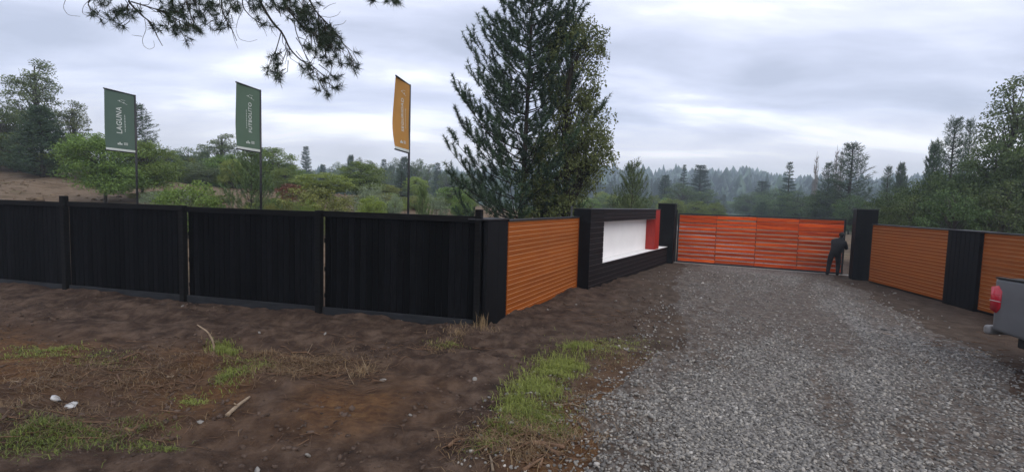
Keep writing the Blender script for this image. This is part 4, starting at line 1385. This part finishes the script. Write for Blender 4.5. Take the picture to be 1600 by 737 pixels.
# local frame: x forward (towards the camera), y to the truck's left, origin under the rear right corner of the body
tx, ty = 7.72, 7.82
truck = thing('pickup_truck', 'grey pickup truck with a red tail lamp, cut off by the right edge', 'truck', (tx, ty, float(terr(tx, ty))), math.radians(-91.5))


def prism(name, prof, y0, y1, mat, parent, bevel=.03):
    bm = bmesh.new()
    a = [bm.verts.new((x, y0, z)) for x, z in prof]
    b = [bm.verts.new((x, y1, z)) for x, z in prof]
    n = len(prof)
    for i in range(n):
        bm.faces.new((a[i], a[(i + 1) % n], b[(i + 1) % n], b[i]))
    bm.faces.new(a)
    bm.faces.new(b)
    bmesh.ops.recalc_face_normals(bm, faces=bm.faces)
    if bevel:
        ed = [e for e in bm.edges if e.calc_length() > .15 and (len({v.co.y for v in e.verts}) == 1 or e.calc_length() > 1.0)]
        bmesh.ops.bevel(bm, geom=ed, offset=bevel, segments=3, affect='EDGES', profile=.55)
    me = bpy.data.meshes.new(name)
    bm.to_mesh(me)
    bm.free()
    me.polygons.foreach_set('use_smooth', np.ones(len(me.polygons), bool))
    me.materials.append(mat)
    return link(name, me, parent)


def arch(cx, r0, z0, n=9):
    return [(cx + math.cos(t) * r0, z0 + math.sin(t) * r0) for t in np.linspace(PI, 0, n)]


# right side of a truck heading -Y world is -X world; local y = left => body spans y 0..1.78
bed = [(0.02, .56)] + arch(1.05, .44, .52) + [(1.95, .54), (1.95, 1.40), (.0, 1.40)]
prism('bed', bed, 0, 1.78, PAINT, truck, .06)
link('bed_opening', bev_box(.10, 1.88, .10, 1.68, 1.395, 1.408, .004, 1, RUBBER, 'bed_opening'), truck)
prism('cabin', [(1.97, .50), (3.75, .50), (3.75, 1.18), (3.70, 1.22), (3.0, 1.80), (2.15, 1.82), (1.97, 1.70)], .0, 1.78, PAINT, truck, .05)
prism('bonnet', [(3.76, .52)] + arch(4.15, .44, .52) + [(4.95, .55), (4.98, .95), (4.8, 1.10), (3.76, 1.20)], 0, 1.78, PAINT, truck, .05)
for y0 in (-.006, 1.776):
    prism('window', [(2.15, 1.22), (2.85, 1.22), (2.85, 1.70), (2.25, 1.72)], y0, y0 + .01, GLASS, truck, 0)
    prism('window', [(2.92, 1.22), (3.60, 1.22), (3.0, 1.70), (2.92, 1.70)], y0, y0 + .01, GLASS, truck, 0)
prism('windscreen', [(3.70, 1.24), (3.04, 1.785), (3.05, 1.80), (3.715, 1.25)], .12, 1.66, GLASS, truck, 0)
for y0, nm in ((-.014, 'tail_lamp'), (1.60, 'tail_lamp')):
    o = prism(nm, [(-.03, .90), (.09, .85), (.15, .94), (.155, 1.20), (.09, 1.285), (-.03, 1.25)], y0, y0 + .194, LAMP, truck, .022)
    link('lens_rib', bev_box(-.034, .150, y0 - .004, y0 + .198, 1.03, 1.042, .004, 1, CHROME, 'lens_rib'), o)
    link('lens_rib', bev_box(-.034, .150, y0 - .004, y0 + .198, 1.14, 1.150, .004, 1, LAMP, 'lens_rib'), o)
link('tailgate', bev_box(-.03, .01, .21, 1.58, .62, 1.38, .015, 2, PAINT, 'tailgate'), truck)
link('rear_bumper', bev_box(-.13, .0, .0, 1.78, .47, .62, .05, 4, BUMP, 'rear_bumper'), truck)
link('rail_cap', bev_box(.02, 1.93, -.004, .09, 1.392, 1.418, .008, 2, RUBBER, 'rail_cap'), truck)
link('rail_cap', bev_box(.02, 1.93, 1.69, 1.784, 1.392, 1.418, .008, 2, RUBBER, 'rail_cap'), truck)
link('sill', bev_box(.3, 4.6, .15, 1.63, .36, .52, .02, 1, RUBBER, 'sill'), truck)
tyre, rim = MB(), MB()
a_ = np.linspace(0, 2 * PI, 33)
ring = lambda r_, y_: np.stack([np.cos(a_) * r_, np.full(33, y_), np.sin(a_) * r_], -1)


def lathe(mb, pro):
    R_ = np.concatenate([ring(r_, y_) for r_, y_ in pro])
    i, j = np.meshgrid(np.arange(len(pro) - 1), np.arange(32), indexing='ij')
    mb.add(R_, np.stack([i * 33 + j, i * 33 + j + 1, (i + 1) * 33 + j + 1, (i + 1) * 33 + j], -1).reshape(-1, 4))


lathe(tyre, [(.22, -.12), (.34, -.125), (.375, -.10), (.385, 0), (.375, .10), (.34, .125), (.22, .12)])
lathe(rim, [(.01, -.07), (.06, -.09), (.09, -.07), (.2, -.085), (.225, -.115), (.225, .10)])
tm, rm = tyre.mesh('tyre', RUBBER, True), rim.mesh('rim', RIM, True)
for cx in (1.05, 4.15):
    for y_, rz_ in ((.14, 0), (1.64, PI)):
        w_ = link('wheel', tm, truck, (cx, y_, .385), rz_)
        link('rim', rm, w_)

# ------------------------------------------------------------------ person bending at the end of the gate
JACKET = simple('black_jacket', (.007, .007, .008), (.014, .013, .014), 9, .85, .3, .01)
SKIN = simple('skin', (.30, .17, .11), (.36, .21, .14), 8, .55, 0)
HAIR = simple('dark_hair', (.008, .006, .005), (.018, .013, .01), 30, .6, .3)
pc = gpt(1302, 431)
person = thing('person', 'person in dark clothes bending towards the right end of the red gate', 'person', pc, math.radians(-26))
J = {'pelvis': (.0, .0, .86, .175, .145), 'waist': (.035, .04, 1.0, .175, .15), 'chest': (.12, .14, 1.20, .20, .16), 'neckbase': (.17, .24, 1.335, .085, .08), 'neck': (.19, .28, 1.395, .055, .055),
     'head': (.215, .325, 1.475, .085, .095), 'crown': (.235, .35, 1.545, .06, .07),
     'hipL': (-.10, .0, .80, .115, .115), 'kneeL': (-.15, .05, .45, .085, .085), 'ankL': (-.19, -.05, .09, .06, .06), 'toeL': (-.20, .12, .045, .045, .045),
     'hipR': (.10, .0, .80, .115, .115), 'kneeR': (.135, .08, .45, .085, .085), 'ankR': (.115, -.02, .09, .06, .06), 'toeR': (.125, .15, .045, .04, .04),
     'shL': (-.06, .20, 1.27, .085, .085), 'elL': (-.03, .34, 1.04, .065, .065), 'wrL': (.12, .50, 1.04, .04, .04), 'haL': (.19, .54, 1.05, .036, .022),
     'shR': (.30, .14, 1.25, .085, .085), 'elR': (.37, .22, 1.01, .065, .065), 'wrR': (.37, .44, 1.02, .04, .04), 'haR': (.37, .52, 1.03, .036, .022)}
E_ = [('pelvis', 'waist'), ('waist', 'chest'), ('chest', 'neckbase'), ('neckbase', 'neck'), ('neck', 'head'), ('head', 'crown'), ('pelvis', 'hipL'), ('hipL', 'kneeL'), ('kneeL', 'ankL'), ('ankL', 'toeL'),
      ('pelvis', 'hipR'), ('hipR', 'kneeR'), ('kneeR', 'ankR'), ('ankR', 'toeR'), ('chest', 'shL'), ('shL', 'elL'), ('elL', 'wrL'), ('wrL', 'haL'), ('chest', 'shR'), ('shR', 'elR'), ('elR', 'wrR'), ('wrR', 'haR')]
ks = list(J)
pm = bpy.data.meshes.new('body')
pm.from_pydata([J[k][:3] for k in ks], [(ks.index(a), ks.index(b)) for a, b in E_], [])
po = bpy.data.objects.new('body', pm)
COL.objects.link(po)
sk = po.modifiers.new('skin', 'SKIN')
for v, k in zip(pm.skin_vertices[0].data, ks):
    v.radius = J[k][3:]
    v.use_root = (k == 'pelvis')
sk.use_smooth_shade = True
ss = po.modifiers.new('sub', 'SUBSURF')
ss.levels = ss.render_levels = 2
dg = bpy.context.evaluated_depsgraph_get()
bme = bpy.data.meshes.new_from_object(po.evaluated_get(dg))
bpy.data.objects.remove(po)
bm = bmesh.new()
bm.from_mesh(bme)
for h_, s_ in (('haL', 1), ('haR', 1)):          # five bent fingers rooted in each palm
    w0 = np.array(J['wr' + h_[-1]][:3])
    c0 = np.array(J[h_][:3])
    d = unit(c0 - w0)
    sv = unit(np.cross(d, [0, 0, 1.]))
    up_ = np.cross(sv, d)
    for fi, (o_, ln) in enumerate(((-.028, .062), (-.010, .075), (.010, .080), (.028, .070), (.034, .055))):
        th = fi == 4
        b = c0 + (sv * .034 - d * .045 if th else sv * 0 + up_ * o_)
        dv = unit(d * .7 + sv * .7) if th else d
        cv = up_ * 0 - sv * .3
        pts = np.array([b, b + dv * ln * .5, b + dv * ln * .8 + cv * ln * .25, b + dv * ln * .95 + cv * ln * .5])
        f_ = MB()
        f_.tube(pts, [.0095, .009, .0085, .006], 6)
        mm = f_.mesh('f', SKIN)
        bm.from_mesh(mm)
me = bpy.data.meshes.new('body')
bm.to_mesh(me)
bm.free()
me.materials.clear()
me.materials.append(JACKET)
me.materials.append(SKIN)
hd = np.array(J['head'][:3])
for p in me.polygons:
    c = np.array(p.center)
    sk_ = c[2] > 1.41 and c[1] > .26 or min(np.linalg.norm(c - np.array(J['haL'][:3])), np.linalg.norm(c - np.array(J['haR'][:3]))) < .085
    p.material_index = 1 if sk_ else 0
    p.use_smooth = True
link('body', me, person)
hr = MB()
u_, v_ = np.meshgrid(np.linspace(0, 2 * PI, 17), np.linspace(0, 1.9, 8))
hx = np.stack([np.sin(v_) * np.cos(u_) * .098, np.sin(v_) * np.sin(u_) * .11, np.cos(v_) * .11], -1)
i, j = np.meshgrid(np.arange(7), np.arange(16), indexing='ij')
hr.add(hx.reshape(-1, 3) + hd + np.array([.0, -.012, .022]), np.stack([i * 17 + j, (i + 1) * 17 + j, (i + 1) * 17 + j + 1, i * 17 + j + 1], -1).reshape(-1, 4))
link('hair', hr.mesh('hair', HAIR, True), person)

# ------------------------------------------------------------------ grass, straw, sticks, stones
GRASS = leafmat('fresh_grass', (.055, .075, .014), (.30, .32, .075), .3)
DRY = leafmat('dry_grass', (.10, .062, .028), (.34, .245, .125), .15)


def blades(r, X, Y, h, w, lean=.45, seed=0, tone=None):
    n = len(X)
    Z = terr(X, Y)
    a = r.uniform(0, 2 * PI, n)
    d = np.stack([np.cos(a), np.sin(a), np.zeros(n)], -1)
    s = np.stack([-np.sin(a), np.cos(a), np.zeros(n)], -1)
    b = np.stack([X, Y, Z - .01], -1)
    h = np.broadcast_to(h, (n,)) * r.uniform(.5, 1.3, n)
    ln = (lean * r.uniform(.2, 1.6, n))[:, None]
    hh_ = h[:, None]
    up_ = np.array([0, 0, 1.])
    m1 = b + up_ * hh_ * .55 + d * hh_ * ln * .35
    t = b + up_ * hh_ * np.maximum(.95 - .45 * ln, .1) + d * hh_ * ln * 1.1
    ws = s * w * .5
    V = np.stack([b - ws, b + ws, m1 + ws * .8, m1 - ws * .8, t], 1).reshape(-1, 3)
    k = np.arange(n)[:, None] * 5
    tn = r.random(n) if tone is None else tone
    return V, k + np.array([0, 1, 2, 3]), k + np.array([3, 2, 4]), np.repeat(tn, 5)


def px_patch(r, cx, cy, rx, ry, n, rot=0.):
    u = r.normal(size=(n, 2)) * .5
    c, s = math.cos(rot), math.sin(rot)
    x = cx + (u[:, 0] * rx) * c - (u[:, 1] * ry) * s
    y = cy + (u[:, 0] * rx) * s + (u[:, 1] * ry) * c
    d = Fv[None] + Rv[None] * ((x - 800) / FPX)[:, None] - Uv[None] * ((y - 368.5) / FPX)[:, None]
    P_ = CAM + d * (-HC / d[:, 2])[:, None]
    return P_[:, 0], P_[:, 1]


def patch_object(name, label, patches, mat, seed):
    r = np.random.default_rng(seed)
    Vs, F4, F3, Ts, off = [], [], [], [], 0
    for (cx, cy, rx, ry, n, h, w, lean, rot, tl, thh) in patches:
        n = int(n * .75) if mat is GRASS else n
        X, Y = px_patch(r, cx, cy, rx, ry, n, rot)
        kp = fbm(X * 3.1, Y * 3.1, 3) + r.normal(0, .12, n) > (-.34 if 'verge' in name else -.16)
        X, Y = X[kp], Y[kp]
        n = len(X)
        V, f4, f3, tt = blades(r, X, Y, h, w, lean, tone=r.uniform(tl, thh, n))
        Vs.append(V)
        F4.append(f4 + off)
        F3.append(f3 + off)
        Ts.append(tt)
        off += len(V)
    o = link(name, np_mesh(name, np.concatenate(Vs), [np.concatenate(F4), np.concatenate(F3)], False, {'tone': np.concatenate(Ts)}, [mat]))
    return tag(o, label, 'grass', kind='stuff')


patch_object('verge_grass', 'bright green grass verge along the left edge of the gravel', [
    (850, 600, 60, 36, 4200, .11, .007, .8, -.6, .35, 1), (815, 632, 40, 26, 1800, .10, .007, .8, -.5, .3, .9), (880, 570, 44, 16, 1800, .11, .007, .7, -.1, .5, 1), (840, 660, 52, 26, 2200, .08, .006, .8, -.2, .2, .8),
    (870, 690, 36, 14, 700, .06, .006, .8, 0, .2, .7), (785, 685, 34, 14, 600, .08, .006, .8, 0, .2, .7), (905, 545, 30, 10, 900, .09, .007, .7, 0, .3, .8), (950, 548, 60, 14, 1600, .05, .006, .9, 0, .4, 1), (970, 535, 50, 8, 700, .05, .006, .9, 0, .4, 1),
    (760, 708, 40, 14, 500, .06, .006, .9, 0, .2, .6)], GRASS, 5)
patch_object('weed_patch', 'green and yellowish weed patches on the turned soil left of the drive', [
    (350, 552, 22, 12, 1300, .10, .008, .6, 0, .3, .9), (360, 596, 40, 14, 1300, .09, .008, .9, -.3, .3, .9), (395, 575, 34, 8, 600, .08, .008, .9, 0, .3, .8), (300, 628, 24, 7, 350, .05, .008, .9, 0, .5, 1), (75, 562, 90, 12, 1300, .06, .009, .9, 0, .3, .9),
    (80, 690, 130, 30, 3000, .07, .008, .9, -.1, .05, .55), (230, 660, 40, 12, 500, .06, .008, .9, 0, .1, .5), (240, 700, 60, 10, 400, .05, .008, .9, 0, .1, .6), (160, 575, 60, 12, 500, .05, .008, .9, 0, .3, .7), (700, 540, 34, 5, 350, .06, .006, .8, 0, .4, .9)], GRASS, 6)
patch_object('dry_grass', 'dry straw and dead grass lying over the bare soil', [
    (735, 528, 44, 9, 420, .12, .006, .9, 0, .5, 1), (753, 522, 8, 5, 60, .26, .007, .25, 0, .7, 1), (820, 700, 110, 34, 1500, .10, .006, 1.8, 0, .1, .8), (900, 630, 60, 45, 900, .07, .005, 1.8, 0, .1, .7), (960, 560, 70, 22, 900, .06, .005, 1.6, 0, .2, .8),
    (200, 590, 240, 36, 1900, .10, .006, 2.0, -.08, .0, .55), (470, 575, 110, 26, 1200, .12, .006, 1.9, -.1, .0, .6), (560, 585, 30, 14, 120, .20, .006, 1.2, 0, .3, .9), (100, 660, 200, 40, 1200, .09, .006, 2.0, 0, .0, .5), (690, 545, 30, 8, 140, .1, .006, 1.2, 0, .4, .9), (430, 565, 60, 12, 400, .12, .006, 1.2, 0, .2, .8)], DRY, 8)


def litter(name, label, n, patches, seed):
    r = np.random.default_rng(seed)
    mb = MB()
    for (cx, cy, rx, ry, cnt, ln, rad) in patches:
        X, Y = px_patch(r, cx, cy, rx, ry, int(cnt * .75))
        for x, y in zip(X, Y):
            a = r.normal(math.atan2(FD[1], FD[0]), .8)
            l = ln * r.uniform(.4, 1.5)
            c = np.array([math.cos(a), math.sin(a)]) * l / 2
            m_ = np.array([x, y]) + r.normal(0, l * .08, 2)
            pts = [(q[0], q[1], float(terr(q[0], q[1])) + rad * 1.2 + dz) for q, dz in ((np.array([x, y]) - c, r.uniform(0, .03)), (m_, r.uniform(0, .035)), (np.array([x, y]) + c, r.uniform(0, .03)))]
            k_ = math.exp(r.normal(-.2, .45))
            mb.tube(pts, [rad * k_, rad * k_ * .9, rad * k_ * .5], 4, cap=False)
    o = link(name, mb.mesh(name, TWIGR, True))
    return tag(o, label, 'twigs', kind='stuff')


litter('root_litter', 'tangle of broken roots and twigs over the turned soil', 0, [
    (470, 575, 110, 26, 260, .30, .005), (200, 590, 230, 40, 320, .28, .005), (560, 590, 60, 24, 110, .22, .004), (120, 660, 190, 40, 160, .22, .004), (810, 705, 110, 32, 240, .2, .005), (900, 640, 60, 50, 120, .14, .004), (600, 540, 160, 22, 120, .2, .004), (940, 500, 90, 20, 80, .2, .004), (1500, 545, 90, 24, 60, .25, .005), (500, 660, 260, 60, 90, .14, .003)], 15)


def stick(label, pix, rad, mat, zs=None, name='stick', cat='stick', n=7):
    """pix: pixel path on the ground, zs: heights above it"""
    zs = zs or [rad * .8] * len(pix)
    P0 = gpt(*pix[0])
    pts = []
    if max(zs) > .15:                         # standing stick: keep its depth
        for (x, y), z in zip(pix, zs):
            pts.append(at_depth(x, y, P0[1]) - P0)
    else:
        for (x, y), z in zip(pix, zs):
            q = gpt(x, y)
            q[2] += z
            pts.append(q - P0)
    pts = np.array(pts)
    t = np.linspace(0, len(pts) - 1, len(pts) * 3)
    k = np.arange(len(pts))
    P_ = np.stack([np.interp(t, k, pts[:, c]) for c in range(3)], -1)
    P_[1:-1] = (P_[:-2] + P_[1:-1] * 2 + P_[2:]) / 4
    rr_ = rad * np.linspace(1, .55, len(P_)) * (1 + ro.normal(0, .1, len(P_)))
    mb = MB().tube(P_, rr_, n)
    i = len(P_) // 2
    e = P_[i] + unit(ro.normal(size=3)) * rad * 3
    mb.tube([P_[i], e], [rad * .5, rad * .3], 5)
    o = link(name, mb.mesh(name, mat, True), None, P0)
    return tag(o, label, cat, kind='thing')


stick('curved bare stick standing up from the soil near the green weeds', [(335, 548), (333, 533), (325, 518), (308, 507)], .016, TWIG, [0, .2, .3, .4])
stick('short thick pale stick lying on the dark soil', [(355, 651), (370, 637), (390, 620)], .026, TWIG)
stick('thick rotten stick lying among straw by the gravel edge', [(832, 692), (855, 697), (882, 702)], .030, TWIGR)
stick('short split stick pointing down below the rotten one', [(850, 698), (862, 706), (874, 715)], .024, TWIGR)
stick('thin straight stick lying across the brown verge', [(866, 637), (890, 638), (916, 638)], .010, TWIG)
stick('dark slanting stick between the green grass tufts', [(816, 683), (826, 660), (838, 632)], .013, TWIGR)
stick('curled pale root lying at the edge of the gravel', [(944, 668), (950, 660), (947, 648)], .007, TWIG)
stick('pale upright stub in the straw at the bottom edge', [(770, 737), (768, 722), (765, 713)], .014, TWIG)
stick('stout brown stick at the bottom edge near the gravel', [(818, 737), (832, 727), (845, 720)], .022, TWIGR)
stick('short brown stick right of the stout one at the bottom', [(842, 733), (846, 724), (848, 718)], .016, TWIGR)
stick('dark brown root among straw at the bottom center', [(700, 705), (712, 695), (725, 688)], .018, TWIGR)
stick('thin pale branch lying on the far left straw', [(18, 596), (45, 600), (80, 593)], .010, TWIG)
stick('dark twig left of the short thick pale stick', [(262, 595), (270, 588), (278, 581)], .011, TWIG)
stick('long thin twig pointing at the weeds in the middle', [(330, 593), (365, 586), (400, 582)], .008, TWIG)
stick('crossing thin twig, upper, in the soil at center left', [(405, 592), (440, 576), (470, 568)], .009, TWIGR)
stick('crossing thin twig, lower, in the soil at center left', [(430, 600), (455, 582), (486, 572)], .008, TWIG)
stick('forked dry twig sticking up left of center', [(480, 553), (484, 545), (488, 537)], .007, TWIG, [0, .1, .2])
stick('upright dry stalk right of the forked dry twig', [(577, 588), (572, 575), (565, 556)], .006, TWIG, [0, .15, .3])
stick('leaning dry stalk between twig tangle and soil', [(553, 600), (546, 588), (541, 574)], .006, TWIG, [0, .15, .3])
stick('long dry stem lying right of the drive', [(1376, 520), (1410, 527), (1445, 540)], .009, TWIG)
stick('bent dry stem lying before the pickup', [(1515, 551), (1530, 550), (1557, 558)], .012, TWIG)
stick('charred dark stump piece at the lower left', [(196, 672), (206, 676), (218, 667)], .022, TWIGR)
stick('flat pale splinter beside the charred stump piece', [(176, 682), (190, 681), (206, 678)], .008, TWIG)


def stone(label, px, py, size, mat, name='stone', cat='stone', flat=(.5, .7), seed=0):
    P0 = gpt(px, py)
    V, F, T_ = scatter_rocks(np.zeros(1), np.zeros(1), np.array([0.]), np.array([size]), (lambda: (rock_sub()))(), flat, seed)
    o = link(name, np_mesh(name, V, [F], True, {'tone': T_}, [mat]), None, P0)
    return tag(o, label, cat, kind='thing')


def rock_sub():
    bm = bmesh.new()
    bmesh.ops.create_icosphere(bm, subdivisions=2, radius=1)
    rs = np.random.default_rng(2)
    for v in bm.verts:
        v.co *= float(rs.uniform(.9, 1.06))
    P = np.array([v.co[:] for v in bm.verts])
    Q = np.array([[v.index for v in f.verts] for f in bm.faces])
    bm.free()
    return P, Q


for i, (px, py, s_, lb) in enumerate([
        (742, 591, .07, 'pale stone alone on the smooth soil left of the grass verge'), (599, 594, .07, 'pale stone right of the dry stalks'), (508, 532, .06, 'pale flat stone on the soil before the third fence post'),
        (628, 500, .06, 'small pale stone at the foot of the last fence panel'), (641, 648, .05, 'pale pebble on the bare soil at the bottom center'), (482, 712, .06, 'pale pebble near the bottom edge left of center'),
        (405, 518, .06, 'small pale stone before the second fence panel'), (285, 477, .07, 'small pale stone at the foot of the second fence post'), (314, 660, .06, 'dull stone left of the short thick pale stick'),
        (962, 470, .07, 'pale stone on the dirt before the orange wall'), (900, 478, .06, 'small pale stone near the foot of the sign wall'), (1016, 452, .08, 'pale stone on the dirt before the black sign wall'),
        (856, 482, .06, 'small pale stone close to the orange siding wall'), (1432, 506, .09, 'dark stone lying before the right orange wall'), (262, 637, .08, 'brown stone beside the dark twig'), (402, 737, .07, 'pale pebble cut by the bottom edge')]):
    stone(lb, px, py, s_, PALESTONE if 'dark' not in lb and 'brown' not in lb else CLOD, seed=200 + i)
lt = stone('crumpled white plastic cup lying on the straw at the left', 87, 629, .095, PLASTIC, 'plastic_litter', 'litter', (.6, .8), 333)
stone('flat white plastic scrap right of the white cup at left', 111, 633, .15, PLASTIC, 'plastic_litter', 'litter', (.12, .2), 334)

# stake on the bank and a thin marker post
P = at_depth(62, 306, 19.5)
st = link('wooden_stake', MB().tube([(0, 0, -.3), (.01, 0, .6), (0, 0, 1.15)], [.045, .042, .04], 7).mesh('wooden_stake', TWIG, True), None, (P[0], P[1], float(terr(P[0], P[1]))))
tag(st, 'pale wooden stake on the bank at the far left', 'stake', kind='thing')
P = at_depth(893, 330, 14.6)
st = link('marker_post', MB().tube([(0, 0, -.2), (0, 0, float(at_depth(893, 322, 14.6)[2] - terr(P[0], P[1])))], [.03, .03], 8).mesh('marker_post', METAL, True), None, (P[0], P[1], float(terr(P[0], P[1]))))
tag(st, 'thin black post behind the joint of orange wall and sign wall', 'post', kind='thing')
